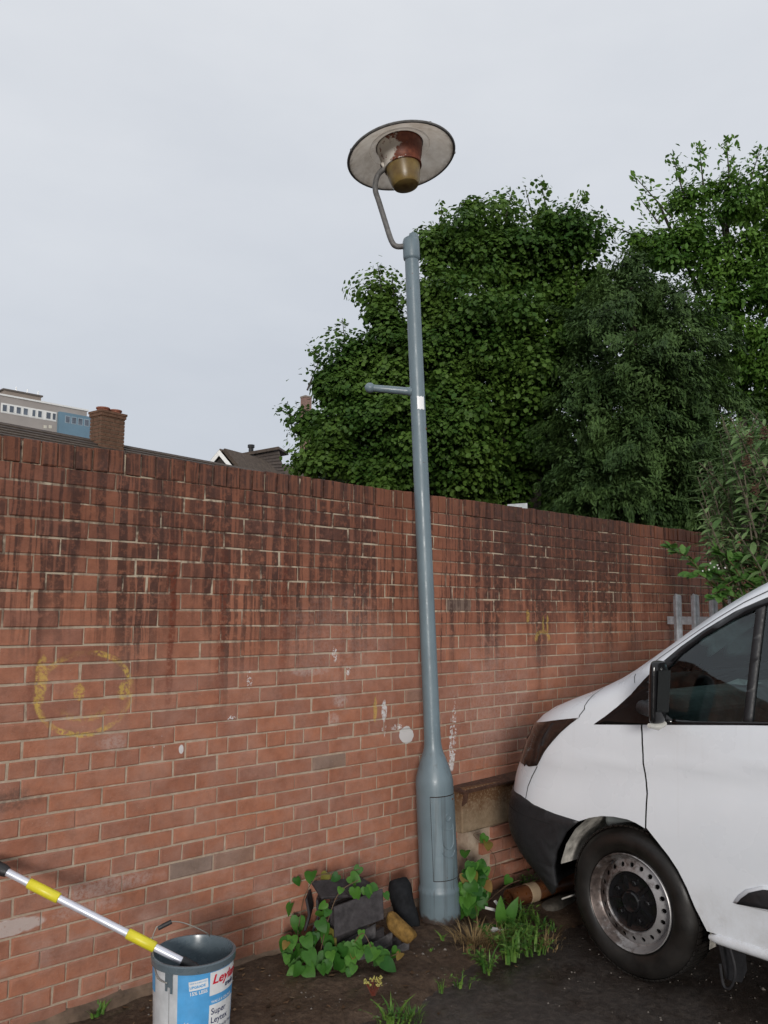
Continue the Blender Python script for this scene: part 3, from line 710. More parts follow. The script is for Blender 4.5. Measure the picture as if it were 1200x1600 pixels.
circ = [(-2.933+.39*math.cos(t), .34+.385*math.sin(t)) for t in np.linspace(0, PI, 14)]
rear = u_((-1.157, .325), *circ, (-3.85, .325), (-3.85, 1.86), (-1.157, 1.86))
body = vpart('body', [patch(wing), patch(roof, ga=.1), patch(rear, ga=.15, gz=.09)], M['vanw'], th=0)
# roof panel and tail
mb = MB(); n_ = 40; top = [a2x(a, 1.99, 0) for a in np.r_[np.linspace(0, 1, 12), np.linspace(1.1, 1+(fU(1.99)-fL(1.99)+3.85), 10)]]
V = [(p[0], p[1], p[2]) for p in top]+[(-p[0], p[1], p[2]) for p in top]+[(0, p[1], p[2]+.02) for p in top]; k = len(top)
mb.add(V, [(i, i+1, 2*k+i+1, 2*k+i) for i in range(k-1)]+[(2*k+i, 2*k+i+1, k+i+1, k+i) for i in range(k-1)])
mb.mk('roof_panel', M['vanw'], van, smooth=True, local=True)
zz = np.linspace(.325, 1.99, 14); V = [(-fW(z), -3.85, z) for z in zz]+[(fW(z), -3.85, z) for z in zz]
mk('tail_door', V, [(i, i+1, 14+i+1, 14+i) for i in range(13)], M['vanw'], van, local=True)
dpoly = u_((-.103, 1.161), (-.106, 1.125), (-.117, .997), (-.134, .857), (-.126, .706), *ARCH_B[1:], (-1.15, .325), (-1.15, 1.262), (-.6, 1.212), (-.3, 1.181))
doorv = vpart('door', [patch(dpoly)], M['vanw'], both=False, th=0)
vpart('door', [patch(dpoly)], M['vanw'], left=False, th=0)
bump_p = [('a', 0, .715), ('u', .66, .712)]+u_(*BTOP[::-1][1:])+u_(*ARCH_F[::-1][1:])+[('u', .50, .24), ('u', .58, .205), ('a', 0, .205)]
bum = vpart('bumper', [patch(bump_p, .007)], M['bplast'], th=.02)
for side in (0, 1): vpart('door_gap', [patch(u_((-.08, 1.17), (-.085, .997), (-.11, .857), (-.10, .69), (-.15, .69), (-.155, .857), (-.135, .997), (-.13, 1.17)), -.012)], M['blk'], both=bool(side), left=not side, th=0)
# bumper groove, lower grille and upper grille
vpart('grille', [patch([('a', 0, .50), ('a', .40, .50), ('a', .45, .42), ('a', .40, .33), ('a', 0, .33)], .010), patch([('a', 0, .98), ('a', .26, .98), ('a', .30, .86), ('a', .24, .78), ('a', 0, .76)], .006)], M['blk'], th=.01)
for side in (0, 1): vpart('bumper_groove', [patch([('a', .5, .640), ('a', 1.0, .618), ('a', 1.0, .614), ('a', .5, .635)], .009)], M['blk'], bum, th=0, both=bool(side), left=not side)
lampp = u_((.262, 1.156), (.33, 1.143), (.407, 1.128), (.50, 1.108), (.585, 1.092))+[('a', .52, 1.075), ('a', .44, 1.02), ('a', .40, .95), ('a', .40, .866)]+u_((.60, .868), (.534, .884), (.48, .961), (.425, 1.02), (.376, 1.068), (.315, 1.118))
lensr = [('a', .50, .965), ('a', .44, .955), ('a', .435, .90), ('a', .50, .885), ('a', .57, .905), ('a', .57, .95)]
inner = [('a', .55, 1.06), ('a', .47, 1.01), ('a', .45, .985), ('a', .60, .985), ('a', .66, 1.02), ('a', .62, 1.055)]
n = NT('lamp_reflector', .25, .5); n.set('Base Color', n.ramp(n.noise(n.obj(), 20, 2), [(.3, (.07, .04, .032)), (.7, (.14, .085, .07))])); M['refl'] = n.m
for side in (0, 1):
    h = vpart('headlamp', [patch(lampp, .004, .05, .03)], M['lamp'], both=bool(side), left=not side, th=.01)
    vpart('reflector', [patch(inner, .0062, .04, .03)], M['refl'], h, both=bool(side), left=not side, th=.001)
    vpart('indicator_lens', [patch(lensr, .0062, .03, .02)], M['refl'], h, both=bool(side), left=not side, th=.001)
for side in (0, 1): vpart('bumper_seam', [patch(u_((.534, .882), (.57, .83), (.60, .77), (.612, .706), (.607, .706), (.595, .768), (.565, .828), (.529, .880)), .0012)], M['blk'], th=0, both=bool(side), left=not side)
# bonnet seam, pillar seams and door gap
seam = lambda pts, w=.0025: patch(u_(*pts)+u_(*[(a, b-w*2) if abs(pts[0][0]-pts[-1][0]) > abs(pts[0][1]-pts[-1][1]) else (a-w*2, b) for a, b in pts[::-1]]), .0012)
for side in (0, 1): vpart('bonnet_seam', [seam([(.262, 1.158), (.235, 1.20), (.225, 1.25), (.20, 1.30)])], M['blk'], th=0, both=bool(side), left=not side)
off_ = lambda k: [(a, b+k) for a, b in [(-.108, 1.438), (-.16, 1.478), (-.25, 1.54), (-.34, 1.602), (-.43, 1.660), (-.55, 1.731), (-.66, 1.782), (-.85, 1.822), (-1.15, 1.842)]]
for side in (0, 1): vpart('pillar_seam', [patch(u_(*off_(.0015))+u_(*off_(-.003)[::-1]), .0012)], M['blk'], th=0, both=bool(side), left=not side)
for side in (0, 1): vpart('pillar_seam', [patch(u_((-.018, 1.385), (-.040, 1.347), (-.044, 1.347), (-.022, 1.387)), .0012)], M['blk'], th=0, both=bool(side), left=not side)
# side glazing: black surround, two panes
G1 = [(-.203, 1.415), (-.196, 1.36), (-.196, 1.27), (-.212, 1.225), (-.255, 1.200), (-.408, 1.207), (-.586, 1.225), (-.612, 1.700), (-.518, 1.657), (-.371, 1.572), (-.265, 1.490)]
G2 = [(-.622, 1.228), (-1.13, 1.275), (-1.13, 1.785), (-.85, 1.768), (-.650, 1.716)]
sur_front = u_((.165, 1.137), *WTOP[1:6], (-.203, 1.415), (-.196, 1.36), (-.196, 1.27), (-.212, 1.225), (-.255, 1.200), (-.255, 1.178), (-.12, 1.166))
sur_low = u_((-.255, 1.178), (-.255, 1.200), (-.408, 1.207), (-.586, 1.225), (-.622, 1.228), (-1.13, 1.275), (-1.15, 1.264), (-.6, 1.214))
sur_top = u_((-.203, 1.415), (-.161, 1.437), *WTOP[6:], (-1.13, 1.785), (-.85, 1.768), (-.650, 1.716), (-.612, 1.700), (-.518, 1.657), (-.371, 1.572), (-.265, 1.490))
div = u_((-.586, 1.225), (-.612, 1.700), (-.650, 1.716), (-.622, 1.228))
end_ = u_((-1.13, 1.275), (-1.15, 1.264), (-1.15, 1.815), (-1.13, 1.785))
for side in (0, 1):
    kw = dict(both=bool(side), left=not side)
    s_ = vpart('window_surround', [patch(sur_front, .002), patch(sur_low, .002), patch(sur_top, .002), patch(end_, .002)], M['bgloss'], th=.012, **kw)
    vpart('window_divider', [patch(div, .001)], M['bplast'], s_, th=.02, **kw)
    for G in (G1, G2): vpart('pane', [patch(u_(*G), -.010)], M['glass'], s_, th=0, **kw)
vpart('windscreen', [patch([('a', 0, 1.86), ('a', .47, 1.86), ('a', .47, 1.38), ('a', .38, 1.35), ('a', 0, 1.35)], -.004)], M['glass'], th=0)
# side moulding, sill
mld = u_((-.543, .484), (-.565, .512), (-.60, .543), (-.66, .570), (-.75, .585), (-1.145, .60), (-1.145, .53), (-.671, .497))
for side in (0, 1):
    kw = dict(both=bool(side), left=not side)
    vpart('side_moulding', [patch(mld, .012, .05, .03)], M['bplast'], th=.014, **kw)
for side in (0, 1): vpart('moulding_step', [patch(u_((-.527, .482), (-.553, .520), (-.59, .553), (-.655, .582), (-.75, .597), (-1.148, .612), (-1.148, .520), (-.68, .487)), .005)], M['vanw'], th=.006, both=bool(side), left=not side)
for s in (-1, 1):
    mb = MB(); mb.tube([(s*.945, -.395, .300), (s*.948, -.44, .306), (s*.948, -1.2, .306), (s*.948, -2.45, .306)], [.012, .024, .024, .024], 14)
    autosmooth(mb.mk('sill_bar', M['vanw'], van, local=True), 50)
# underside, arch liners
mb = MB(); mb.box(-.60, -3.75, .22, .60, .55, .34); mb.box(-.93, -2.5, .27, .93, -.47, .36); mb.box(-.93, -3.8, .30, .93, -3.4, .36); mb.mk('underside', M['blk'], van, local=True)
M['liner'] = plain('dirty_grey_liner', (.42, .40, .36), .9, var=.75, scale=14, bump=.5)
for s in (-1, 1):
    for uc in (0, -2.933):
        mb = MB(); prof = [(.405, 0), (.405, .36), (.10, .362)]
        mb.lathe([(r, h) for r, h in prof], (s*.955, uc, .34), (-s, 0, 0), 26, 0, 2*PI)
        o = mb.mk('wheel_arch_liner', M['liner'] if uc == 0 else M['blk'], van, smooth=True, local=True)
        me = o.data; bm = bmesh.new(); bm.from_mesh(me); bmesh.ops.bisect_plane(bm, geom=bm.verts[:]+bm.edges[:]+bm.faces[:], plane_co=(0, 0, .25), plane_no=(0, 0, 1), clear_inner=True)
        if uc == 0: bmesh.ops.bisect_plane(bm, geom=bm.verts[:]+bm.edges[:]+bm.faces[:], plane_co=(0, .395, 0), plane_no=(0, 1, 0), clear_outer=True)
        bm.to_mesh(me); bm.free()
# wheels
def tyremat():
    n = NT('wet_tyre_rubber', .45, .4); P = n.obj(); n.set('Base Color', n.ramp(n.noise(P, 10, 5, .7), [(.3, (.006, .0055, .005)), (.7, (.019, .016, .014))]))
    n.set('Roughness', n.sm(n.noise(P, 6, 4), .3, .7, .32, .7)); n.bump(n.noise(P, 90, 3), .15, .004); return n.m
M['tyre'] = tyremat()
n = NT('dirty_steel_wheel', .42, .5, .55); P = n.obj(); X, Y, Z = n.xyz(P)
n.set('Base Color', n.mix(n.sm(n.m_('ADD', n.noise(P, 16, 5, .7), n.m_('MULTIPLY', Y, .9)), .42, .66), (.34, .33, .33), n.ramp(n.noise(P, 40, 4), [(.3, (.05, .038, .034)), (.7, (.14, .11, .098))])))
n.bump(n.noise(P, 80, 3), .12, .003); M['steel'] = n.m
M['steeldark'] = plain('rusty_wheel_well', (.07, .055, .05), .7, var=.5, scale=25)
def ring_with_holes(mb, r0, r1, rh, nh, prof, cx):
    """annulus r0..r1 with nh round holes; prof(r) gives outward position"""
    rm = (r0+r1)/2
    for k in range(nh):
        tc = 2*PI*k/nh; dt = PI/nh; outer = []; hole = []
        for j in range(8):
            a = 2*PI*j/8; sx_, sy_ = [(1, 0), (1, 1), (0, 1), (-1, 1), (-1, 0), (-1, -1), (0, -1), (1, -1)][j]
            r = rm+(r1-r0)/2*sx_; t = tc+dt*sy_; outer.append((r, t))
            hx, hy = rh*math.cos(a), rh*math.sin(a); hole.append((rm+hx, tc+hy/rm))
        pt = lambda r, t, back=0: (cx(prof(r)-back), r*math.cos(t), r*math.sin(t))
        V = [pt(*p) for p in outer]+[pt(*p) for p in hole]+[pt(*p, .008) for p in hole]
        mb.add(V, [(j, (j+1) % 8, 8+(j+1) % 8, 8+j) for j in range(8)]+[(8+j, 8+(j+1) % 8, 16+(j+1) % 8, 16+j) for j in range(8)])
def wheel(uc, s):
    w = bpy.data.objects.new('wheel', None); COL.objects.link(w); w.parent = van; w.empty_display_size = .1; ORG[w.name] = np.zeros(3); w.location = (s*.955, uc, .34)
    ax = (s, 0, 0); R = .335
    tp = [(.212, -.030), (.220, -.008), (.232, .004), (.26, .012), (.288, .008), (.307, -.003), (.319, -.016), (.328, -.030), (.332, -.05), (.3335, -.105), (.332, -.16), (.328, -.18), (.307, -.207), (.27, -.218), (.22, -.20), (.212, -.18)]
    mb = MB(); mb.lathe(tp, (0, 0, 0), ax, 72); t = autosmooth(mb.mk('tyre', M['tyre'], w, local=True), 50)
    # tread sipes as raised blocks
    mb = MB()
    for k in range(72):
        a = 2*PI*k/72
        for x0, x1 in ((-.062, -.03), (-.100, -.068), (-.142, -.106), (-.18, -.148)):
            r0, r1 = .331, .3385; da = .033
            V = []
            for r in (r0, r1):
                for x in (x0, x1):
                    for d in (-da, da): V.append((s*x, r*math.cos(a+d), r*math.sin(a+d)))
            mb.add(V, [(4, 5, 7, 6), (0, 1, 5, 4), (2, 6, 7, 3), (0, 4, 6, 2), (1, 3, 7, 5)])
    mb.mk('tread', M['tyre'], w, local=True, kind='stuff')
    mb = MB(); mb.lathe([(.212, -.030), (.217, -.004), (.2185, .003), (.215, .006), (.211, .002), (.206, -.012), (.200, -.018), (.196, -.034), (.188, -.040), (.184, -.037)], (0, 0, 0), ax, 72)
    pr = lambda r: -.037+.020*max(0, min(1, (.184-r)/.045))
    ring_with_holes(mb, .143, .184, .0115, 20, pr, lambda x: s*x)
    mb.lathe([(.143, pr(.143)), (.136, -.016), (.132, -.020), (.130, -.035)], (0, 0, 0), ax, 72)
    rim = autosmooth(mb.mk('rim', M['steel'], w, local=True), 40)
    mb = MB(); mb.lathe([(.21, -.05), (.15, -.055), (.12, -.06), (0, -.06)], (0, 0, 0), ax, 48); mb.mk('brake_disc', M['blk'], w, local=True)
    mb = MB(); mb.lathe([(.131, -.034), (.127, -.022), (.122, -.024), (.10, -.030), (.07, -.026), (.05, -.022), (.046, -.010), (.040, -.006), (.034, -.008), (.0, -.008)], (0, 0, 0), ax, 48)
    for k in range(5):
        a = 2*PI*k/5+.5; c = np.array([s*-.026, .085*math.cos(a), .085*math.sin(a)]); mb.lathe([(.013, -.01), (.013, .010), (.010, .013), (0, .013)], c, ax, 6)
        d = np.array([0, math.cos(a+.63), math.sin(a+.63)]); tg = np.array([0, -d[2], d[1]])
        P8 = [np.array([s*x, 0, 0])+d*r+tg*q for x in (-.032, -.019) for r in (.056, .118) for q in (-.008, .008)]
        mb.add(P8, [(4, 5, 7, 6), (0, 1, 5, 4), (2, 6, 7, 3), (0, 4, 6, 2), (1, 3, 7, 5)])
    autosmooth(mb.mk('hub_cap', M['bgloss'], w, local=True), 35)
    mb = MB(); a = 1.0; mb.tube([(s*-.030, .19*math.cos(a), .19*math.sin(a)), (s*-.005, .178*math.cos(a), .178*math.sin(a))], .004, 8); mb.mk('valve', M['bplast'], w, local=True)
    return w
for uc in (0, -2.933):
    for s in (-1, 1): wheel(uc, s)
# mud flap with a hanging strap behind the front wheel
mb = MB(); fl = [(-.93, -.41, .33), (-.72, -.41, .33), (-.74, -.435, .13), (-.80, -.44, .095), (-.90, -.435, .13)]
mb.add(fl+[(x, y-.012, z) for x, y, z in fl], [(0, 1, 2, 3, 4), (9, 8, 7, 6, 5)]+[(i, (i+1) % 5, 5+(i+1) % 5, 5+i) for i in range(5)])
mb.mk('mud_flap', M['bplast'], van, local=True)
mb = MB(); mb.tube(spline([(-.935, -.47, .30), (-.94, -.50, .2), (-.935, -.475, .12), (-.93, -.44, .115), (-.935, -.43, .2)]), .006, 8); mb.mk('hanging_cable', M['bplast'], van, local=True)
# door mirror
for s in (-1, 1):
    mb = MB(); C8 = []
    ring = [(-1.045, .0), (-1.165, .01), (-1.17, .05), (-1.08, .085), (-1.04, .06)]
    lev = [(1.195, .55), (1.205, .86), (1.24, .97), (1.35, 1.0), (1.43, .97), (1.462, .85), (1.472, .5)]
    V = []; k = len(ring)
    for z, sc_ in lev:
        cx_, cy_ = -1.105, .04
        for x, y in ring: V.append((-s*(cx_+(x-cx_)*sc_)*1.0, -.315+(cy_+(y-cy_)*sc_)+(1.33-z)*.06+(.0 if z < 1.4 else 0), z))
    Fq = [(i*k+j, i*k+(j+1) % k, (i+1)*k+(j+1) % k, (i+1)*k+j) for i in range(len(lev)-1) for j in range(k)]+[tuple(range(k))[::-1], tuple((len(lev)-1)*k+j for j in range(k))]
    mb.add(V, Fq); o = mb.mk('mirror', M['bgloss'], van, local=True, smooth=True)
    sd = o.modifiers.new('sub', 'SUBSURF'); sd.levels = 2; sd.render_levels = 2
    mb = MB(); mb.tube([(s*.95, -.10, 1.24), (s*1.02, -.20, 1.235), (s*1.09, -.265, 1.24)], [.035, .03, .028], 12); autosmooth(mb.mk('mirror_arm', M['bplast'], o, local=True), 60)
    mb = MB(); mb.add([(s*1.062, -.305, 1.245), (s*1.150, -.300, 1.25), (s*1.150, -.316, 1.43), (s*1.062, -.322, 1.43)], [(0, 1, 2, 3)]); mb.mk('mirror_glass', plain('mirror_glass', (.02, .021, .022), .05, 0, var=.02), o, local=True)
    mb = MB(); mb.tube([(s*1.05, -.275, 1.192), (s*1.10, -.27, 1.184), (s*1.165, -.27, 1.192)], [.012, .018, .010], 10); autosmooth(mb.mk('mirror_indicator', plain('clear_lens', (.55, .54, .50), .15, var=.3), o, local=True), 60)
# cab interior
M['cab'] = plain('dark_cab_trim', (.20, .22, .22), .7, var=.3); M['seat'] = plain('grey_seat_cloth', (.32, .36, .36), .9, var=.3)
mb = MB(); mb.box(-.86, -1.15, .36, .86, .20, .62); mb.box(-.9, -1.2, .36, .9, -1.17, 1.84); mb.mk('cab_floor', M['cab'], van, local=True)
prof = [(.22, .62), (.20, 1.20), (.12, 1.28), (-.08, 1.27), (-.16, 1.20), (-.14, 1.05), (.0, .62)]
V = [(x, u, z) for x in (-.84, .84) for u, z in prof]; k = len(prof)
bevel(mk('dashboard', V, [tuple(range(k)), tuple(range(2*k-1, k-1, -1))]+[(i, k+i, k+(i+1) % k, (i+1) % k) for i in range(k)], M['cab'], van, local=True), .03, 3)
for x in (-.42, .45):
    mb = MB(); mb.box(x-.24, -.92, .62, x+.24, -.42, .78); o = bevel(mb.mk('seat', M['seat'], van, local=True), .05, 3)
    mb = MB(); mb.slab([(x-.23, -.86, .76), (x+.23, -.86, .76), (x+.20, -1.06, 1.38), (x-.20, -1.06, 1.38)], .12); bevel(mb.mk('backrest', M['seat'], o, local=True), .04, 3)
    mb = MB(); mb.slab([(x-.13, -1.03, 1.42), (x+.13, -1.03, 1.42), (x+.11, -1.07, 1.62), (x-.11, -1.07, 1.62)], .09); bevel(mb.mk('headrest', M['seat'], o, local=True), .035, 3)
mb = MB(); sw = [(.45+.19*math.cos(t), -.30-.08*math.sin(t), 1.17+.17*math.sin(t)) for t in np.linspace(0, 2*PI, 28)]; mb.tube(sw, .016, 8); mb.tube([(.45, -.30, 1.17), (.45, -.15, 1.13)], .03, 8); mb.tube([(.27, -.30, 1.17), (.63, -.30, 1.17)], .014, 6)
autosmooth(mb.mk('steering_wheel', M['cab'], van, local=True), 60)
mb = MB(); rr_ = [(-.20, 1.24), (-.08, 1.20), (.02, 1.26)]
o = mk('paper', [(.10, -.05, 1.285), (.32, -.06, 1.285), (.36, .05, 1.292), (.20, .03, 1.31), (.12, .06, 1.287)], [(0, 1, 2, 3), (0, 3, 4)], plain('paper', (.6, .62, .6), .8), None)
o.location = VROOT; o.rotation_euler = (0, 0, -VPSI); tag(o, 'crumpled white paper lying on the dashboard of the van', 'paper')
# ------------------------------------------------------------------ paint bucket and roller pole
BK = np.array([.524, -.574, -.008]); BH, BR1, BR0 = .385, .150, .136
bucket = thing('paint_bucket', BK, 'dented white and blue paint bucket holding grey paint, at the foot of the wall', 'bucket')
tb = CAM-BK; tb[2] = 0; tb /= np.linalg.norm(tb)
rb_ = np.array([-tb[1], tb[0], 0]); rb_ = rb_ if rb_@R0 > 0 else -rb_
def bpt(ang, z, off=0):
    """ang from the camera side towards image right, z above the bucket base"""
    r = BR0+(BR1-BR0)*z/BH+off-.0022*math.exp(-((ang+.1)/.5)**2-((z-.12)/.09)**2)
    return BK+(tb*math.cos(ang)+rb_*math.sin(ang))*r+np.array([0, 0, z])
def bgrid(a0, a1, z0, z1, off, na=24, nz=6, wob=0.0):
    V = []; Fq = []
    for j in range(nz+1):
        for i in range(na+1): V.append(bpt(a0+(a1-a0)*i/na, z0+(z1-z0)*j/nz, off))
    for j in range(nz):
        for i in range(na): q = j*(na+1)+i; Fq.append((q, q+1, q+na+2, q+na+1))
    return V, Fq
M['tin'] = plain('scuffed_white_plastic', (.52, .54, .56), .45, var=.18, scale=16, bump=.05)
M['blue'] = plain('blue_label', (.085, .34, .66), .4, var=.16, scale=14)
M['lblw'] = plain('white_label', (.70, .71, .72), .4, var=.12, scale=20)
M['gpaint'] = plain('wet_grey_paint', (.095, .125, .145), .3, var=.15, scale=10)
M['ink'] = plain('navy_ink', (.03, .04, .12), .5); M['red'] = plain('red_ink', (.62, .02, .045), .45); M['inkw'] = plain('pale_ink', (.72, .78, .84), .5)
mb = MB(); v, f = bgrid(0, 2*PI, 0, BH-.012, 0, 72, 14); mb.add(v, f); autosmooth(mb.mk('shell', M['tin'], bucket), 40)
mb = MB(); mb.lathe([(BR1-.001, BH-.030), (BR1+.006, BH-.026), (BR1+.007, BH-.004), (BR1+.003, BH), (BR1-.004, BH), (BR1-.007, BH-.01), (BR1-.012, BH-.06), (BR1-.02, BH-.14), (0, BH-.142)], BK, (0, 0, 1), 72)
autosmooth(mb.mk('rim', M['gpaint'], bucket), 40)
lab = mk('label', *bgrid(math.radians(-21), math.radians(78), .02, BH-.03, .0012), M['blue'], bucket, smooth=True)
lab2 = mk('label', *bgrid(math.radians(-85), math.radians(-66), .27, BH-.032, .0012, 6, 3), M['blue'], bucket, smooth=True)
panels = MB()
for a0, a1, z0, z1 in [(24, 78, .272, BH-.032), (24.5, 74, .118, .240), (24, 60, .048, .112)]:
    panels.add(*bgrid(math.radians(a0), math.radians(a1), z0, z1, .0020, 14, 3))
mk('label_panel', panels.v, panels.f, M['lblw'], lab, smooth=True)
mk('label_band', *bgrid(math.radians(24.5), math.radians(74), .240, .262, .0024, 14, 2), M['blue'], lab, smooth=True)
mk('barcode_box', *bgrid(math.radians(46), math.radians(55), .062, .100, .0026, 4, 2), plain('grey_print', (.25, .26, .28), .5, scale=160, var=.6), lab, smooth=True)
def text_on(txt, a0, z0, size, mat, tilt=0.0, shear=0.0, bold=0.0, sx=1.0, parent=None, name='lettering'):
    cu = bpy.data.curves.new('txt', 'FONT'); cu.body = txt; cu.size = size; cu.shear = shear; cu.offset = bold; cu.resolution_u = 3
    ob = bpy.data.objects.new('txt', cu); me = bpy.data.meshes.new_from_object(ob)
    ct, st = math.cos(tilt), math.sin(tilt); Vt = []
    for v in me.vertices:
        x, y = v.co.x*sx, v.co.y; x, y = x*ct-y*st, x*st+y*ct
        Vt.append(bpt(math.radians(a0)+x/.147, z0+y, .0034))
    Fq = [tuple(p.vertices) for p in me.polygons]; bpy.data.objects.remove(ob); bpy.data.meshes.remove(me)
    return mk(name, Vt, Fq, mat, parent or lab)
text_on('Leyland', 27, .312, .044, M['red'], 0, .25, .0012, 1.15)
text_on('trade', 50, .288, .024, M['ink'], 0, .2, .0008)
text_on('WALLS & CEILINGS', 27, .246, .012, M['inkw'], 0, 0, .0003)
text_on('Super', 27, .206, .030, M['ink'], 0, 0, .0002)
text_on('Leytex', 27, .176, .030, M['ink'], 0, 0, .0002)
text_on('High Opacity Matt', 27, .152, .0155, M['ink'])
text_on('Brilliant', 27, .085, .017, M['ink'], 0, 0, .0005); text_on('White', 27, .066, .017, M['ink'], 0, 0, .0005)
tg = MB()
def bquad(c, tilt, w, h, off):
    ct, st = math.cos(tilt), math.sin(tilt); V = []; Fq = []
    for j in range(2):
        for i in range(9):
            x, y = w*(i/8-.5), h*(j-.5); V.append(bpt(math.radians(c[0])+(x*ct-y*st)/.147, c[1]+x*st+y*ct, off))
    return V, [(i, i+1, i+10, i+9) for i in range(8)]
tg.add(*bquad((8, .319), .10, .068, .032, .0026)); mk('label_flash', tg.v, tg.f, M['lblw'], lab, smooth=True)
text_on('NEW & IMPROVED', -4, .3225, .0072, M['blue'], .10); text_on('UPGRADE', -4, .307, .0125, M['blue'], .10, 0, .0004)
text_on('15% LESS', -4, .284, .0165, M['inkw'], .10, 0, .0006)
# paint runs over the rim, seam line, handle
mb = MB()
for ang, w, l in [(-33, .016, .045), (-38.5, .010, .06), (-30, .010, .066), (-36, .02, .03)]:
    mb.add(*bgrid(math.radians(ang)-w/.3, math.radians(ang)+w/.3, BH-.03-l, BH-.018, .0042, 4, 3))
mk('paint_run', mb.v, mb.f, M['gpaint'], bucket)
mk('side_seam', *bgrid(math.radians(-34.5), math.radians(-34.0), .0, BH-.03, .0012, 1, 6), M['seam'], bucket)
def bk_px(x, y, t): return dep(x, y, t)
e0 = bpt(math.radians(-52), .335, .008); e1 = bpt(math.radians(128), .36, .004)
hA = dep(238, 1472, 3.12); hB = dep(243, 1452, 3.14); hC = dep(268, 1440, 3.16); hD = dep(320, 1456, 3.2); hE = dep(328, 1463, 3.22)
M['wire'] = plain('bare_wire', (.32, .31, .28), .4, .6, var=.3)
mb = MB(); mb.tube(spline([bpt(math.radians(-36), .325, .006), e0*.5+bpt(math.radians(-60), .345, .012)*.5, hA, hB, dep(248, 1447, 3.145), hC, dep(290, 1443, 3.18), hD, hE]), .0021, 8); mb.mk('handle_wire', M['wire'], bucket, smooth=True)
mb = MB(); mb.tube([dep(247, 1450.5, 3.144), dep(268, 1440, 3.16)], .0085, 12); autosmooth(mb.mk('handle_grip', M['bplast'], bucket), 50)
# roller pole, standing in the bucket and leaning on the wall
P1 = dep(283, 1501, 3.10); P0 = dep(10, 1362, 3.14); dv = (P0-P1)/np.linalg.norm(P0-P1); tw = -(P0[1]+.02)/dv[1] if abs(dv[1]) > 1e-3 else .3
PE = P0+dv*min(.5, max(.2, tw))
pole = thing('roller_pole', P1, 'silver extension pole with yellow bands standing in the paint bucket', 'pole')
M['alu'] = plain('brushed_aluminium', (.66, .68, .76), .4, .35, var=.1); M['yel'] = plain('yellow_plastic', (.68, .60, .03), .4, var=.12)
def alongp(x): return P1+(P0-P1)*((283-x)/273.)
mb = MB(); mb.tube([alongp(288), P0+dv*.02], .0138, 20); autosmooth(mb.mk('shaft', M['alu'], pole), 50)
for x0, x1 in ((45, 93), (200, 243)):
    mb = MB(); a, b = alongp(x0), alongp(x1); e_ = (b-a)/np.linalg.norm(b-a)*.003
    mb.tube([a, a+e_, b-e_, b], [.0165, .0192, .0192, .0165], 24); autosmooth(mb.mk('grip_band', M['yel'], pole), 50)
mb = MB(); mb.tube([P0-dv*.004, P0+dv*.01, P0+dv*.07, P0+dv*.08], [.019, .022, .022, .018], 20); mb.tube([P0+dv*.08, PE], .017, 16); autosmooth(mb.mk('locking_collar', M['bplast'], pole), 40)
mb = MB(); q0 = alongp(284); mb.tube([q0, q0-dv*.05, q0-dv*.12], [.018, .017, .012], 14); autosmooth(mb.mk('socket', M['bplast'], pole), 50)

# ------------------------------------------------------------------ pile of slates beside the post
M['slate'] = plain('wet_slate', (.040, .036, .038), .75, spec=.2, var=.45, scale=22, bump=.35)
M['slate2'] = plain('pale_edged_slate', (.075, .070, .072), .75, spec=.2, var=.6, scale=35, bump=.45)
def slate(c4, th, label, mat='slate', group=None, name='roof_slate'):
    mb = MB(); mb.slab(c4, th); o = mb.solo(name, M[mat], label, 'slate', group); bevel(o, .003, 1); return o
slate([dep(522, 1466, 3.91), dep(600, 1436, 3.97), dep(598, 1388, 4.03), dep(521, 1400, 3.98)], .018, 'dark slate propped upright facing out at the front of the pile')
slate([dep(502, 1402, 3.99), dep(558, 1398, 4.03), dep(540, 1372, 4.15), dep(472, 1386, 4.08)], .014, 'left of two flat slates capping the pile under the bindweed')
slate([dep(548, 1399, 4.00), dep(592, 1386, 4.05), dep(562, 1368, 4.17), dep(528, 1376, 4.12)], .014, 'right of two flat slates capping the pile, one corner poking out')
gp = 'slates standing behind the propped front slate'
for k in range(4):
    d_ = .028*(k+1); o_ = np.array([.02, .035, 0])*(k+1)
    b0, b1, t1, t0 = dep(522, 1470, 3.95)+o_, dep(596, 1440, 4.0)+o_, dep(594, 1396, 4.05)+o_*.8, dep(519, 1404, 4.0)+o_*.8
    slate([b0, b1, t1, t0], .016, ['first upright slate right behind the propped front slate', 'second upright slate behind the propped front slate', 'third upright slate behind the propped front slate', 'rearmost upright slate of the pile, closest to the wall'][k], 'slate2' if k % 2 else 'slate', gp)
gp = 'slates of the slanted stack'
base4 = [dep(528, 1492, 3.93), dep(602, 1478, 3.98), dep(640, 1462, 4.04), dep(596, 1433, 4.10)]
e_r = (dep(630, 1482, 4.00)-dep(530, 1497, 3.92)); upv = dep(598, 1434, 4.02)-dep(520, 1466, 3.92); tov2 = tov*.05
for k in range(6):
    # long thin slates lying on edge in echelon, ends towards the camera
    a = dep(505+17*k, 1474+4.5*k, 3.93+.012*k); b = dep(575+13*k, 1436+6.5*k, 4.05+.008*k); dn = np.array([0, 0, -.055-.004*(k % 3)])+tov*.02*(k % 2)
    slate([a, a+dn, b+dn, b], .021, ['topmost slate of the slanted stack, tucked under the propped front slate', 'second slate down in the slanted stack', 'third slate down in the slanted stack', 'fourth slate down in the slanted stack', 'fifth slate down in the slanted stack', 'lowest slate of the slanted stack, nearest the bare dirt'][k], 'slate2' if k % 2 else 'slate', gp)
gp = 'curved slates at the left end'
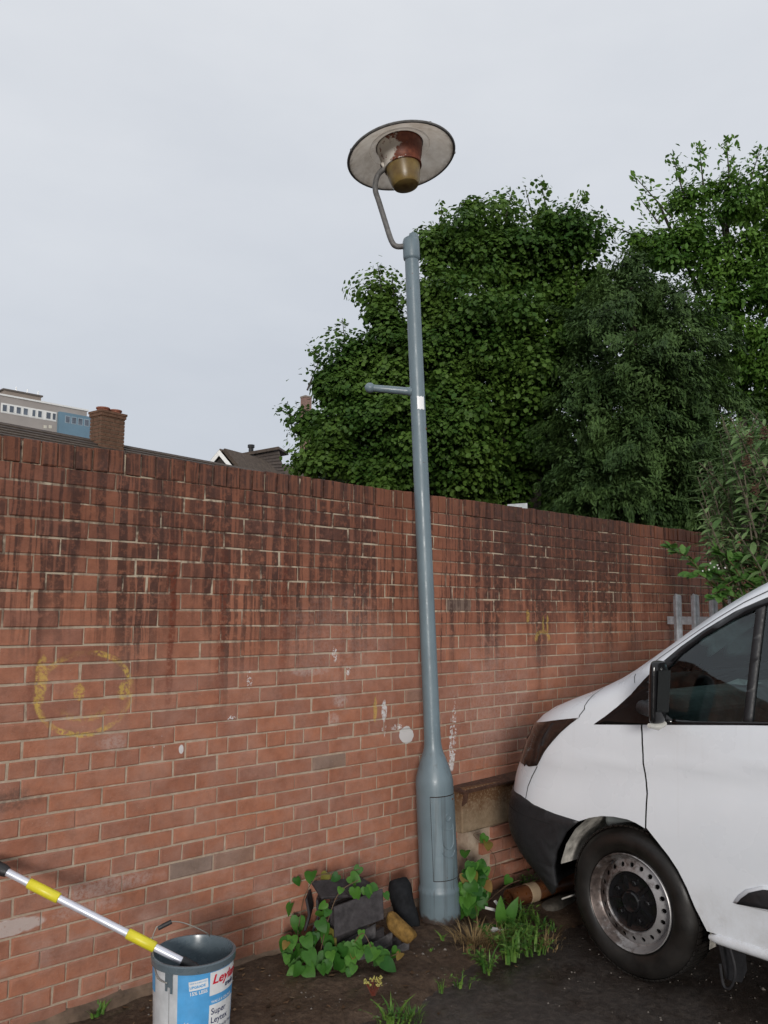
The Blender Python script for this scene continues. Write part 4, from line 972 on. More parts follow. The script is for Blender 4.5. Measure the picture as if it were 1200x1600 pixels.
for k, (x, y, h, c_) in enumerate([(478, 1456, 52, 0), (489, 1461, 55, 6), (500, 1466, 58, -4), (510, 1470, 56, 5)]):
    b_0 = dep(x, y, 4.0+.01*k); t_0 = dep(x+2+c_, y-h, 4.06+.01*k); dpt = np.array([.10, .10, 0])
    mid = (b_0+t_0)/2+R0*.018
    mb = MB(); mb.slab([b_0, b_0+dpt, mid+dpt, mid], .012); mb.slab([mid, mid+dpt, t_0+dpt, t_0], .012)
    bevel(mb.solo('roof_slate', M['slate2' if k % 2 else 'slate'], ['leftmost bent grey tile standing at the left end of the slate pile', 'second bent tile from the left end of the slate pile', 'third bent tile from the left end of the slate pile', 'bent tile at the left end, nearest the propped front slate'][k], 'slate', gp), .003, 1)
def lump(name, c, rad, mat, label, cat, sub=3, amp=.18, seed=1, flat=None, ax=None):
    bm = bmesh.new(); bmesh.ops.create_icosphere(bm, subdivisions=sub, radius=1); rg = random.Random(seed); ph = [rg.uniform(0, 6) for _ in range(6)]
    V = []
    for v in bm.verts:
        p = v.co; k = 1+amp*(math.sin(p.x*2.3+ph[0])*math.sin(p.y*2.9+ph[1])+.6*math.sin(p.z*4.1+ph[2])*math.sin(p.x*4.7+ph[3]))
        q = np.array([np.sign(p.x)*abs(p.x)**.75*rad[0], np.sign(p.y)*abs(p.y)**.75*rad[1], np.sign(p.z)*abs(p.z)**.75*rad[2]])*k
        if ax is not None: q = ax[0]*q[0]+ax[1]*q[1]+ax[2]*q[2]
        V.append(np.asarray(c)+q)
    Fq = [tuple(v.index for v in f.verts) for f in bm.faces]; bm.free()
    return solo(name, V, Fq, mat, label, cat, None, True)
# black curved ridge tile standing between the pile and the post
bt, tt = dep(640, 1452, 4.22), dep(622, 1376, 4.36); axd = (tt-bt)/np.linalg.norm(tt-bt); fwd = tov; sdw = np.cross(axd, fwd); sdw /= np.linalg.norm(sdw); fwd = np.cross(sdw, axd)
V = []; Fq = []; na, nl = 12, 8
for sh_ in (1.0, .74):
    for j in range(nl+1):
        for i in range(na+1):
            t = -1.45+2.9*i/na; hh = np.linalg.norm(tt-bt)*j/nl; r = .060*sh_*(1+.06*math.sin(j*1.3+i))
            if j == nl: r *= .86
            V.append(bt+axd*hh+(fwd*math.cos(t)+sdw*math.sin(t))*r)
N1 = (nl+1)*(na+1)
for j in range(nl):
    for i in range(na):
        q = j*(na+1)+i; Fq += [(q, q+1, q+na+2, q+na+1), (N1+q+na+1, N1+q+na+2, N1+q+1, N1+q)]
for i in range(na): Fq += [(nl*(na+1)+i, nl*(na+1)+i+1, N1+nl*(na+1)+i+1, N1+nl*(na+1)+i)]
for j in range(nl): Fq += [(j*(na+1), (j+1)*(na+1), N1+(j+1)*(na+1), N1+j*(na+1)), (j*(na+1)+na, N1+j*(na+1)+na, N1+(j+1)*(na+1)+na, (j+1)*(na+1)+na)]
rt = solo('ridge_tile', V, Fq, plain('blue_black_tile', (.012, .013, .015), .85, spec=.2, var=.5, scale=18, bump=.6), 'black half-round ridge tile leaning between the slates and the lamp post', 'tile', None, True)
M['ochre'] = plain('ochre_stone', (.20, .115, .032), .85, spec=.2, var=.6, scale=24, bump=1.0)
cst = dep(626, 1450, 4.0); aa = dep(650, 1470, 4.0)-dep(602, 1428, 4.03); aa /= np.linalg.norm(aa); bb = np.cross(aa, tov); bb /= np.linalg.norm(bb); cc_ = np.cross(aa, bb)
lump('stone', cst, (.088, .040, .045), M['ochre'], 'yellow-brown stone wedged at the right end of the slate pile', 'stone', 3, .16, 4, ax=(aa, bb, cc_))
lump('stone', at(672, 1447, 2, .02)+np.array([.16, .02, 0]), (.045, .03, .022), M['ochre'], 'small ochre stone in the weeds at the right of the post foot', 'stone', 2, .2, 9)

# ------------------------------------------------------------------ behind the post: cast concrete ledge, rubble, clay pipe
def stone_mat(name, c0, c1, rustk):
    n = NT(name, .85, .3); P = n.pos(); X, Y, Z = n.xyz(P)
    col = n.ramp(n.noise(P, 14, 6, .7), [(.3, c0), (.7, c1)])
    ru = n.m_('MULTIPLY', n.sm(n.m_('ADD', Z, n.m_('MULTIPLY', n.noise(P, 20, 4, .7), .25)), .52, .70), n.sm(n.noise(P, 60, 4, .7), .32, .52))
    col = n.mix(n.m_('MULTIPLY', ru, rustk), col, (.11, .045, .015)); n.set('Base Color', col); n.bump(n.noise(P, 50, 5, .7), .5, .008); return n.m
M['conc'] = stone_mat('stained_concrete', (.20, .14, .085), (.34, .255, .17), .9)
mb = MB(); tp4 = [at(722, 1238, 1, -.10), at(860, 1190, 1, -.10)]
x0, x1 = tp4[0][0], 3.75
V = [(x0, -.10, .36), (x1, -.10, .36), (x1, -.10, .615), (x0+.03, -.10, .61), (x0, -.10, .57)]; V += [(x, -.004, z) for x, y, z in V]
mb.add(V, [(0, 1, 2, 3, 4), (9, 8, 7, 6, 5)]+[(i, 5+i, 5+(i+1) % 5, (i+1) % 5) for i in range(5)])
led = thing('concrete_ledge', (x0, -.05, .36), 'stained concrete ledge with rusty top strip on the wall behind the van bumper', 'ledge')
bevel(mb.mk('block', M['conc'], led), .008, 2)
mb = MB(); mb.slab([(x0-.01, -.118, .600), (x1, -.118, .625), (x1, -.004, .640), (x0-.01, -.004, .616)], .014); mb.slab([(x0-.012, -.113, .52), (x0+.03, -.113, .535), (x0+.05, -.113, .607), (x0-.012, -.113, .603)], .006)
mb.mk('rusty_strip', plain('flaking_rust', (.075, .032, .018), .85, var=.6, scale=30, bump=.6), led)
# brick pier stub under the ledge
pier = thing('brick_plinth', (2.75, -.05, -.02), 'crumbling brick plinth under the concrete ledge, half hidden by weeds', 'plinth')
mb = MB(); mb.box(2.62, -.085, -.06, 3.75, -.002, .355); mb.mk('mortar_core', M['mortar'], pier)
k = 0
for r in range(5):
    for c in range(6):
        x = 2.62+.1*(r % 2)+c*.20; z = -.02+.078*r
        if random.random() < .12: continue
        mb = MB(); jj = lambda a=.006: random.uniform(-a, a)
        mb.box(x+jj(), -.108+jj(.012), z+jj(.003), min(x+.185+jj(), 3.76), -.08, z+.064+jj(.003)); mb.mk('brick', M['brick'], pier)
mb = MB(); a, b = at(796, 1405, 2, .04), at(905, 1372, 2, .06)
pipe = thing('clay_pipe', a, 'brown salt-glazed clay pipe with pale band lying under the van bumper', 'pipe')
pd = (b-a)/np.linalg.norm(b-a); M['clay'] = plain('brown_glaze', (.10, .038, .015), .35, var=.5, scale=18)
hol = [(.036, 0), (.052, 0), (.052, .5), (.036, .5), (.036, 0)]
mb.lathe(hol, a, pd, 28); autosmooth(mb.mk('barrel', M['clay'], pipe), 40)
mb = MB(); mb.lathe([(.0525, .13), (.0545, .132), (.0545, .195), (.0525, .197)], a, pd, 28); mb.mk('pale_band', plain('pale_mortar', (.30, .22, .14), .8, var=.3), pipe)
kx = at(905, 1400, 2, 0)-at(850, 1418, 2, 0); kx /= np.linalg.norm(kx); ky = np.cross([0, 0, 1.], kx)
lump('kerb_stone', at(872, 1414, 2, 0), (.13, .05, .040), plain('pale_kerb', (.085, .076, .064), .95, spec=.15, var=.5, scale=20, bump=.8), 'pale broken kerb stone between the weeds and the front wheel', 'kerb', 3, .10, 12, ax=(kx, ky, np.array([0, 0, 1.])))
# litter: two white plant tags, a twist of white paper
M['paper'] = plain('litter_white', (.68, .67, .64), .6, var=.1)
for (c4, lb) in [([(758, 1416), (774, 1420), (774, 1424), (759, 1421)], 'white plastic tag lying flat in the weeds, left of the two'), ([(771, 1408), (775, 1406), (787, 1423), (784, 1426)], 'white plastic tag standing aslant in the weeds, right of the two')]:
    mb = MB(); mb.slab([dep(x, y, 4.45+i*.004) for i, (x, y) in enumerate(c4)], .0015); mb.solo('plant_tag', M['paper'], lb, 'tag', 'plastic tags')
mb = MB(); mb.tube(spline([at(768, 1456, 2, .02), at(774, 1452, 2, .03), at(782, 1454, 2, .025), at(790, 1452, 2, .025), at(796, 1452, 2, .02)]), [.004, .012, .016, .010, .016, .013, .009, .008, .010, .006, .006, .008, .004, .006, .004, .004, .004, .006, .004, .003, .003, .003, .002, .002, .001], 7)
mb.solo('paper_scrap', M['paper'], 'twisted scrap of white paper below the plastic tags', 'litter', smooth=True)
# pebbles
M['peb'] = plain('pebble', (.16, .14, .12), .8, var=.5, scale=60)
rg = random.Random(5); mbp = MB()
for k in range(520):
    x, y = rg.uniform(.2, 3.0), rg.uniform(-1.9, -.06); z = strip_z(x, y) if y > strip_edge(x) else -.028
    s = rg.uniform(.002, .007)*(2.0 if k % 23 == 0 else 1)
    V = [(x+s*rg.uniform(.7, 1.2)*a, y+s*rg.uniform(.7, 1.2)*b, z+s*.8*c) for a, b, c in [(1, 0, .2), (0, 1, .2), (-1, 0, .2), (0, -1, .2), (0, 0, 1), (0, 0, -.4)]]
    mbp.add(V, [(0, 1, 4), (1, 2, 4), (2, 3, 4), (3, 0, 4), (1, 0, 5), (2, 1, 5), (3, 2, 5), (0, 3, 5)])
gv = mbp.mk('gravel', M['peb'], None, kind='stuff'); tag(gv, 'scattered grit and small stones on the wet ground', 'gravel', kind='stuff')

mbl = MB(); rg = random.Random(8)
for k in range(260):
    x = rg.uniform(.3, 3.0); y = -.05-abs(rg.gauss(0, .35)); z = (strip_z(x, y) if y > strip_edge(x) else -.028)+.004
    a = rg.uniform(0, 6.3); L = rg.uniform(.006, .022); w = L*rg.uniform(.2, .6); ca, sa_ = math.cos(a), math.sin(a)
    mbl.add([(x+ca*L, y+sa_*L, z+rg.uniform(0, .006)), (x-sa_*w, y+ca*w, z+rg.uniform(0, .004)), (x-ca*L, y-sa_*L, z+rg.uniform(0, .006)), (x+sa_*w, y-ca*w, z+rg.uniform(0, .004))], [(0, 1, 2, 3)])
n = NT('leaf_litter', .8, .3); n.set('Base Color', n.ramp(n.isl(), [(0, (.03, .018, .010)), (.5, (.10, .055, .028)), (.9, (.20, .13, .07)), (1, (.30, .27, .20))])); M['litter'] = n.m
tag(mbl.mk('leaf_litter', M['litter'], None, kind='stuff'), 'brown leaf litter and bits strewn over the dirty strip', 'litter', kind='stuff')
# ------------------------------------------------------------------ weeds
def leafmat(name, c0, c1, rough=.45, trans=.25, island=False, spec=.4, clump=0):
    n = NT(name, rough, spec); r = n.isl() if island else n.rnd()
    if clump: r = n.m_('ADD', n.m_('MULTIPLY', r, .45), n.sm(n.noise(n.pos(), clump, 3, .6), .36, .66, .02, .6))
    col = n.ramp(r, [(0, c0), (.5, tuple((a+b)/2 for a, b in zip(c0, c1))), (1, c1)])
    if not island:
        col = n.mix(.6, col, n.ramp(n.noise(n.pos(), 40, 3), [(.3, (.75, .75, .7)), (.7, (1.15, 1.15, 1.1))]), 'MULTIPLY')
    n.set('Base Color', col)
    tr = n.t.nodes.new('ShaderNodeBsdfTranslucent'); n.t.links.new(col, tr.inputs[0])
    mxs = n.t.nodes.new('ShaderNodeMixShader'); mxs.inputs[0].default_value = trans
    n.t.links.new(n.b.outputs[0], mxs.inputs[1]); n.t.links.new(tr.outputs[0], mxs.inputs[2]); n.t.links.new(mxs.outputs[0], n.o.inputs[0]); return n.m
M['bind'] = leafmat('bindweed_leaf', (.018, .085, .012), (.080, .21, .030), .5, spec=.25)
M['weed'] = leafmat('weed_leaf', (.045, .14, .024), (.15, .26, .045), .5, island=True)
M['dry'] = leafmat('dry_grass', (.22, .14, .06), (.34, .25, .12), .7, island=True)
M['stem'] = plain('stem', (.10, .06, .03), .7)
def heart(n=7):
    """heart-shaped leaf, tip at +y, unit length, folded along the midrib"""
    prof = [(0, -.10), (.18, -.24), (.40, -.20), (.50, .02), (.46, .30), (.33, .58), (.15, .82), (0, .96)]
    mid = [(0, -.10), (0, 0), (0, .12), (0, .25), (0, .42), (0, .6), (0, .8), (0, .96)]
    V = []; Fq = []
    for k, (x, y) in enumerate(prof):
        V += [(-x, y, .16*x+.05*math.sin(y*6)-.12*y*y), (0, mid[k][1], -.12*mid[k][1]**2), (x, y, .16*x+.05*math.sin(y*6+1)-.12*y*y)]
    for k in range(len(prof)-1):
        a = k*3; Fq += [(a, a+1, a+4, a+3), (a+1, a+2, a+5, a+4)]
    return V, Fq
def lance(w=.17, fold=.12, droop=.35, n=5):
    V = []; Fq = []
    for k in range(n+1):
        y = k/n; x = w*math.sin(PI*min(1, y*.9+.08))**.8 if k < n else .004; z = -droop*y*y
        V += [(-x, y, z+fold*x*3), (0, y, z), (x, y, z+fold*x*3)]
    for k in range(n): a = k*3; Fq += [(a, a+1, a+4, a+3), (a+1, a+2, a+5, a+4)]
    return V, Fq
def ovate(): return lance(.30, .1, .2, 5)
def lmesh(nm, vf, mat):
    me = bpy.data.meshes.new(nm); me.from_pydata(vf[0], [], vf[1]); me.update(); me.materials.append(mat); me.polygons.foreach_set('use_smooth', [True]*len(me.polygons)); return me
HEART = lmesh('leaf', heart(), M['bind'])
def leaf_obj(mesh, parent, p, size, out, up, roll=0.0):
    """leaf at p pointing along out with face normal near up"""
    o = bpy.data.objects.new('leaf', mesh); COL.objects.link(o); o.parent = parent
    y = Vector(out).normalized(); z = Vector(up); z = (z-y*z.dot(y)).normalized(); x = y.cross(z); m = Matrix((x, y, z)).transposed().to_4x4()
    m = m @ Matrix.Rotation(roll, 4, 'Y'); org = ORG[parent.name]
    o.matrix_local = Matrix.Translation(Vector(np.asarray(p)-org)) @ m @ Matrix.Scale(size, 4); return o
HEARTB = lmesh('leaf', heart(), leafmat('fading_bindweed_leaf', (.16, .15, .03), (.22, .12, .04), .6, spec=.2))
rg = random.Random(11); TOV = Vector(tov)
def px_leaves(parent, spots, mesh, smin, smax, down=.9):
    for (x, y, t) in spots:
        p = dep(x, y, t); d = Vector((rg.uniform(-.6, .6), rg.uniform(-.6, .6), -rg.uniform(.3, 1.0)*down))+TOV*rg.uniform(.1, .5)
        leaf_obj(HEARTB if rg.random() < .07 else mesh, parent, p, rg.uniform(smin, smax), d, TOV+Vector((rg.uniform(-.4, .4), rg.uniform(-.4, .4), rg.uniform(.3, 1.0))), rg.uniform(-.4, .4))
bw = thing('bindweed', at(520, 1500, 2, 0), 'heart-leaved bindweed sprawling over the slate pile at the wall', 'plant')
spots = []
for k in range(85):
    x = rg.uniform(446, 602); y = 1442+rg.uniform(0, 62)+(12 if x < 560 else 0); t = 3.93-(y-1470)*.0024
    if x > 512 and y < 1476: continue
    spots.append((x, y, t-rg.uniform(.0, .06)))
spots += [(463, 1373, 4.12), (486, 1364, 4.15), (510, 1366, 4.14), (527, 1368, 4.12), (561, 1356, 4.16), (549, 1370, 4.12), (533, 1388, 4.0), (554, 1380, 4.02), (555, 1390, 4.0), (572, 1388, 4.02), (578, 1388, 4.02), (454, 1414, 4.1), (466, 1436, 4.06), (508, 1412, 3.95), (503, 1425, 3.95), (513, 1422, 3.95), (500, 1440, 3.93), (506, 1446, 3.93), (565, 1455, 3.88), (556, 1470, 3.87), (574, 1478, 3.86), (598, 1488, 3.86), (590, 1500, 3.84), (604, 1502, 3.84), (620, 1484, 3.9), (626, 1490, 3.88), (602, 1396, 4.06)]
px_leaves(bw, spots, HEART, .034, .078)
mb = MB()
for path in [[(460, 1500, 3.9), (468, 1440, 4.05), (478, 1395, 4.07), (500, 1368, 4.12), (530, 1366, 4.13), (562, 1358, 4.15)], [(500, 1490, 3.9), (512, 1440, 3.94), (530, 1395, 3.99), (560, 1375, 4.03)], [(540, 1500, 3.86), (566, 1458, 3.87), (590, 1496, 3.84), (622, 1490, 3.88)], [(530, 1500, 3.86), (480, 1500, 3.86), (450, 1470, 3.93)]]:
    mb.tube(spline([dep(*p) for p in path]), .0022, 6, False)
mb.mk('vine_stem', M['stem'], bw)
bw2 = thing('bindweed', at(745, 1430, 2, 0), 'heart-leaved bindweed climbing close against the right of the post base', 'plant')
spots = [(rg.uniform(722, 760), rg.uniform(1345, 1425), 4.62-rg.uniform(0, .14)) for k in range(60)]+[(727, 1330, 4.72), (758, 1307, 4.72), (762, 1316, 4.72), (724, 1404, 4.5), (728, 1412, 4.5), (796, 1372, 4.66), (744, 1385, 4.6), (752, 1395, 4.55)]
px_leaves(bw2, spots, HEART, .045, .08)
mb = MB()
for path in [[(745, 1425, 4.5), (735, 1380, 4.6), (726, 1328, 4.72)], [(750, 1420, 4.5), (775, 1345, 4.68), (740, 1305, 4.74), (760, 1305, 4.73)], [(760, 1410, 4.5), (790, 1385, 4.62), (812, 1375, 4.66)]]: mb.tube(spline([dep(*p) for p in path]), .002, 6, False)
mb.mk('vine_stem', M['stem'], bw2)
def tuft(name, c, label, n, h, spread, mat, w=.006, curl=.5, cat='weed', leafy=0, seed=0, kind=None):
    r_ = random.Random(seed); mb = MB(); c = np.asarray(c, float)
    for k in range(n):
        a = r_.uniform(0, 2*PI); rad = r_.uniform(0, spread)*.55; b = c+np.array([math.cos(a)*rad, math.sin(a)*rad, 0]); hh = h*r_.uniform(.5, 1.1)
        d = np.array([math.cos(a), math.sin(a), 0])*r_.uniform(.2, 1)*curl+np.array([r_.uniform(-.3, .3), r_.uniform(-.3, .3), 0]); ww = w*r_.uniform(.6, 1.3); sd = np.cross(d+[0, 0, .01], [0, 0, 1.]); sd /= np.linalg.norm(sd)+1e-9
        V = []
        for j in range(4):
            t = j/3; p = b+np.array([0, 0, hh*(t-.25*t*t*curl)])+d*hh*t*t; q = ww*(1-t)**.6*(1+.4*math.sin(t*3)); V += [p-sd*q, p+sd*q]
        mb.add(V, [(0, 1, 3, 2), (2, 3, 5, 4), (4, 5, 7, 6)])
        for l in range(leafy):
            t = r_.uniform(.25, 1); p = b+np.array([0, 0, hh*(t-.25*t*t*curl)])+d*hh*t*t; a2 = r_.uniform(0, 2*PI); dd = np.array([math.cos(a2), math.sin(a2), r_.uniform(-.2, .7)]); s2 = np.cross(dd, [0, 0, 1.]); s2 /= np.linalg.norm(s2)+1e-9; L = h*.22*r_.uniform(.6, 1.2)
            mb.add([p, p+dd*L*.5+s2*L*.22, p+dd*L-np.array([0, 0, L*.15]), p+dd*L*.5-s2*L*.22], [(0, 1, 2, 3)])
    return mb.solo(name, M[mat], label, cat, kind=kind)
tuft('weed', at(152, 1588, 2, 0), 'small green weed at the wall foot left of the bucket', 16, .06, .05, 'weed', .006, .8, seed=1)
tuft('weed', at(382, 1502, 2, 0)+[0, .03, 0], 'tiny weed at the wall foot right of the bucket', 10, .06, .03, 'weed', .005, .5, leafy=2, seed=2)
tuft('weed', at(412, 1490, 2, 0)+[0, .03, 0], 'fine weed sprouting at the wall foot left of the bindweed', 12, .04, .06, 'weed', .003, .6, leafy=1, seed=3)
tuft('grass_tuft', at(740, 1478, 2, 0), 'straw-coloured dry grass clump just right of the post foot', 150, .12, .20, 'dry', .0022, 1.5, 'grass', seed=4)
tuft('grass_tuft', at(775, 1470, 2, 0), 'smaller dry grass clump under the white paper scrap', 70, .09, .16, 'dry', .002, 1.5, 'grass', seed=14)
tuft('weed', at(612, 1598, 2, -.02), 'bright green weed at the bottom edge of the picture', 26, .09, .12, 'weed', .006, .8, leafy=3, seed=5)
tuft('grass_tuft', at(640, 1592, 2, -.02), 'olive moss-like grass beside the bright green bottom weed', 90, .05, .12, 'weed', .002, 1.2, 'grass', seed=6)
tuft('weed', at(762, 1518, 2, -.01), 'feathery green weed in front of the dry grass clump', 18, .13, .10, 'weed', .006, .7, leafy=7, seed=7)
tuft('weed', at(800, 1500, 2, -.01), 'tall mixed green weeds between the post and the front tyre', 22, .16, .12, 'weed', .007, .6, leafy=5, seed=8)
tuft('weed', at(836, 1490, 2, -.02), 'spiky green weed nearest the front tyre', 16, .12, .12, 'weed', .006, .9, leafy=5, seed=9)
tuft('weed', at(718, 1540, 2, -.02), 'thin sprig lying along the broken kerb edge', 9, .09, .10, 'weed', .004, 1.0, leafy=4, seed=10)
tuft('weed', at(690, 1552, 2, -.02), 'short brown-green shoots on the kerb edge', 14, .07, .03, 'weed', .002, .3, leafy=1, seed=11)
tuft('weed', at(812, 1440, 2, 0), 'leafy weed clump under the van bumper', 20, .12, .14, 'weed', .006, .7, leafy=7, seed=12)
tuft('weed', at(864, 1455, 2, -.01), 'low yellow-green weed against the kerb stone', 14, .06, .12, 'weed', .005, 1, leafy=5, seed=13)
tuft('weed', at(692, 1470, 2, 0), 'two pale leaves sprouting in front of the post foot', 4, .05, .02, 'weed', .007, .9, leafy=2, seed=15)
tuft('weed', at(673, 1487, 2, 0), 'tiny seedling on the bare dirt below the post', 6, .02, .02, 'weed', .004, 1.0, leafy=1, seed=16)
tuft('weed', at(818, 1392, 1, -.13), 'fine green weed growing on the brick plinth by the bumper', 16, .14, .12, 'weed', .004, .7, leafy=6, seed=19)
tuft('weed', at(790, 1478, 2, 0), 'loose leafy weed between the paper scrap and the kerb edge', 22, .12, .16, 'weed', .006, .9, leafy=7, seed=31)
tuft('weed', at(822, 1468, 2, 0), 'bushy weed left of the front tyre, behind the spiky one', 24, .11, .16, 'weed', .006, .9, leafy=8, seed=32)
tuft('weed', at(842, 1446, 2, 0), 'small bright weed in front of the clay pipe', 16, .08, .12, 'weed', .005, .9, leafy=6, seed=33)
tuft('grass_tuft', at(852, 1478, 2, -.01), 'rusty dry grass at the tyre side of the weeds', 60, .08, .16, 'dry', .002, 1.4, 'grass', seed=34)
# dock plant with broad basal leaves
dock = thing('dock_plant', at(790, 1452, 2, 0), 'dock plant with broad upright green leaves behind the paper scrap', 'plant')
LANCE = lmesh('leaf', lance(.20, .06, .55), M['bind']); c0 = at(786, 1450, 2, 0)
for dx, dz, s in [(-.15, .8, .15), (.25, .9, .16), (-1, .1, .16), (1, .3, .12), (-.5, .15, .13), (.5, .2, .12)]:
    leaf_obj(LANCE, dock, c0+R0*dx*.03, s, Vector(R0*dx)+Vector((0, 0, dz))+TOV*rg.uniform(.2, .8), TOV+Vector((rg.uniform(-.5, .5), 0, .5)))
# stonecrop with yellow flower heads
M['yflow'] = leafmat('yellow_flower', (.45, .42, .08), (.62, .58, .20), .6, island=True)
ston = thing('stonecrop', at(583, 1552, 2, -.005), 'small red-stemmed stonecrop with pale yellow flower heads on the dirt', 'plant')
mbs, mbf = MB(), MB(); c0 = at(583, 1556, 2, -.005)
for k in range(26):
    t_ = c0+R0*rg.uniform(-.036, .036)+np.array([0, 0, rg.uniform(.045, .075)])+tov*rg.uniform(-.02, .02); mbs.tube([c0+R0*rg.uniform(-.008, .008), t_], .0012, 5, False)
    for q in range(5):
        p = t_+np.array([rg.uniform(-.005, .005) for _ in range(3)]); s = .0035; mbf.add([p+[s, 0, 0], p+[0, s, 0], p+[-s, 0, 0], p+[0, -s, 0], p+[0, 0, s]], [(0, 1, 4), (1, 2, 4), (2, 3, 4), (3, 0, 4)])
mbs.mk('stems', plain('red_stem', (.16, .035, .02), .6), ston); mbf.mk('flower_heads', M['yflow'], ston, kind='stuff')

# ------------------------------------------------------------------ galvanised palisade fence behind the van
M['galv'] = plain('galvanised_steel', (.58, .61, .64), .5, .15, var=.3, scale=30, bump=.1)
fence = thing('palisade_fence', (5.1, -.05, -.02), 'galvanised steel palisade fence running out from the wall beyond the van', 'fence')
mb = MB(); mb.box(5.125, -1.75, 1.555, 5.131, -.03, 1.618); mb.box(5.131, -1.75, 1.555, 5.165, -.03, 1.561); mb.mk('rail', M['galv'], fence)
mb = MB(); mb.box(5.125, -1.75, .355, 5.131, -.03, .418); mb.box(5.131, -1.75, .355, 5.165, -.03, .361); mb.mk('rail', M['galv'], fence)
def pale():
    prof = [(-.035, .012), (-.020, .012), (-.012, -.008), (0, -.012), (.012, -.008), (.020, .012), (.035, .012)]
    V = []; Fq = []; k = len(prof); zs_ = [.03, 1.76]
    for z in zs_+[1.80]:
        for y, x in prof: V.append((x, y, z if z < 1.79 else 1.80-.018*abs(y)/.035))
    V += [(x+.003, y, z) for x, y, z in V]; n3 = 3*k
    for j in range(2):
        for i in range(k-1): q = j*k+i; Fq += [(q, q+1, q+k+1, q+k), (n3+q+k, n3+q+k+1, n3+q+1, n3+q)]
    for i in range(k-1): Fq.append((2*k+i, 2*k+i+1, n3+2*k+i+1, n3+2*k+i))
    return V, Fq
PALE = lmesh('pale', pale(), M['galv']); PALE.polygons.foreach_set('use_smooth', [False]*len(PALE.polygons))
for i in range(11):
    o = bpy.data.objects.new('pale', PALE); COL.objects.link(o); o.parent = fence; o.location = Vector((5.108-5.1, -.125-.150*i+.05, .02+random.uniform(-.006, .006)))
# ------------------------------------------------------------------ trees and shrubs
def leaf_cloud(P, N, size, aspect, up_bias=0.0, fold=.25, outd=None):
    """P positions, N normals -> folded two-quad leaves (verts, quads)"""
    n = len(P); rs = np.random
    N = N/np.linalg.norm(N, axis=1, keepdims=True)
    d = rs.normal(size=(n, 3)) if outd is None else outd+rs.normal(size=(n, 3))*.45
    d -= N*(d*N).sum(1, keepdims=True); d /= np.linalg.norm(d, axis=1, keepdims=True)
    s = np.cross(N, d); L = (size*rs.uniform(.45, 1.45, n))[:, None]; W = L*aspect
    v0 = P-d*L*.5; v1 = P+d*L*.5; m0 = P-d*L*.08-s*W*.5+N*L*fold*.35; m1 = P-d*L*.08+s*W*.5+N*L*fold*.35; t0 = P+d*L*.28-s*W*.33+N*L*fold*.2; t1 = P+d*L*.28+s*W*.33+N*L*fold*.2
    V = np.stack([v0, m0, t0, v1, t1, m1], 1).reshape(-1, 3); b = np.arange(n)[:, None]*6
    q = np.concatenate([b+np.array([[0, 1, 2, 3]]), b+np.array([[0, 3, 4, 5]])], 0); q = q[np.argsort(np.r_[np.arange(n), np.arange(n)], kind='stable')]
    return V, q
def clump_points(c, rad, n_sub, per, sig, inner=.25, droop=0.0):
    """twig centres on a lumpy shell, leaves scattered round each"""
    rs = np.random; d = rs.normal(size=(n_sub, 3)); d /= np.linalg.norm(d, axis=1, keepdims=True)
    r = np.where(rs.rand(n_sub) < inner, rs.uniform(.25, .8, n_sub), rs.uniform(.82, 1.12, n_sub))
    lump_ = 1+.16*np.sin(d[:, 0]*5+c[0]*3)*np.sin(d[:, 1]*5+c[1]*2)+.14*np.sin(d[:, 2]*7+c[2]*5)
    S = c+d*(r*lump_)[:, None]*rad
    P = np.repeat(S, per, 0); D = np.repeat(d, per, 0); o = rs.normal(size=P.shape)*sig; o[:, 2] *= .55
    if droop: o[:, 2] -= np.abs(rs.normal(size=len(P)))*droop
    N = D*.7+np.array([0, 0, .75])+rs.normal(size=P.shape)*.5
    return P+o, N, D
def sprig(p0, p1, n, size):
    rs = np.random; t = rs.rand(n)**.8; P = p0+(p1-p0)*t[:, None]+rs.normal(size=(n, 3))*(.05+.10*(1-t))[:, None]
    N = np.array([0, 0, .8])+rs.normal(size=(n, 3))*.7; return P, N, np.repeat((p1-p0)[None]/np.linalg.norm(p1-p0), n, 0)
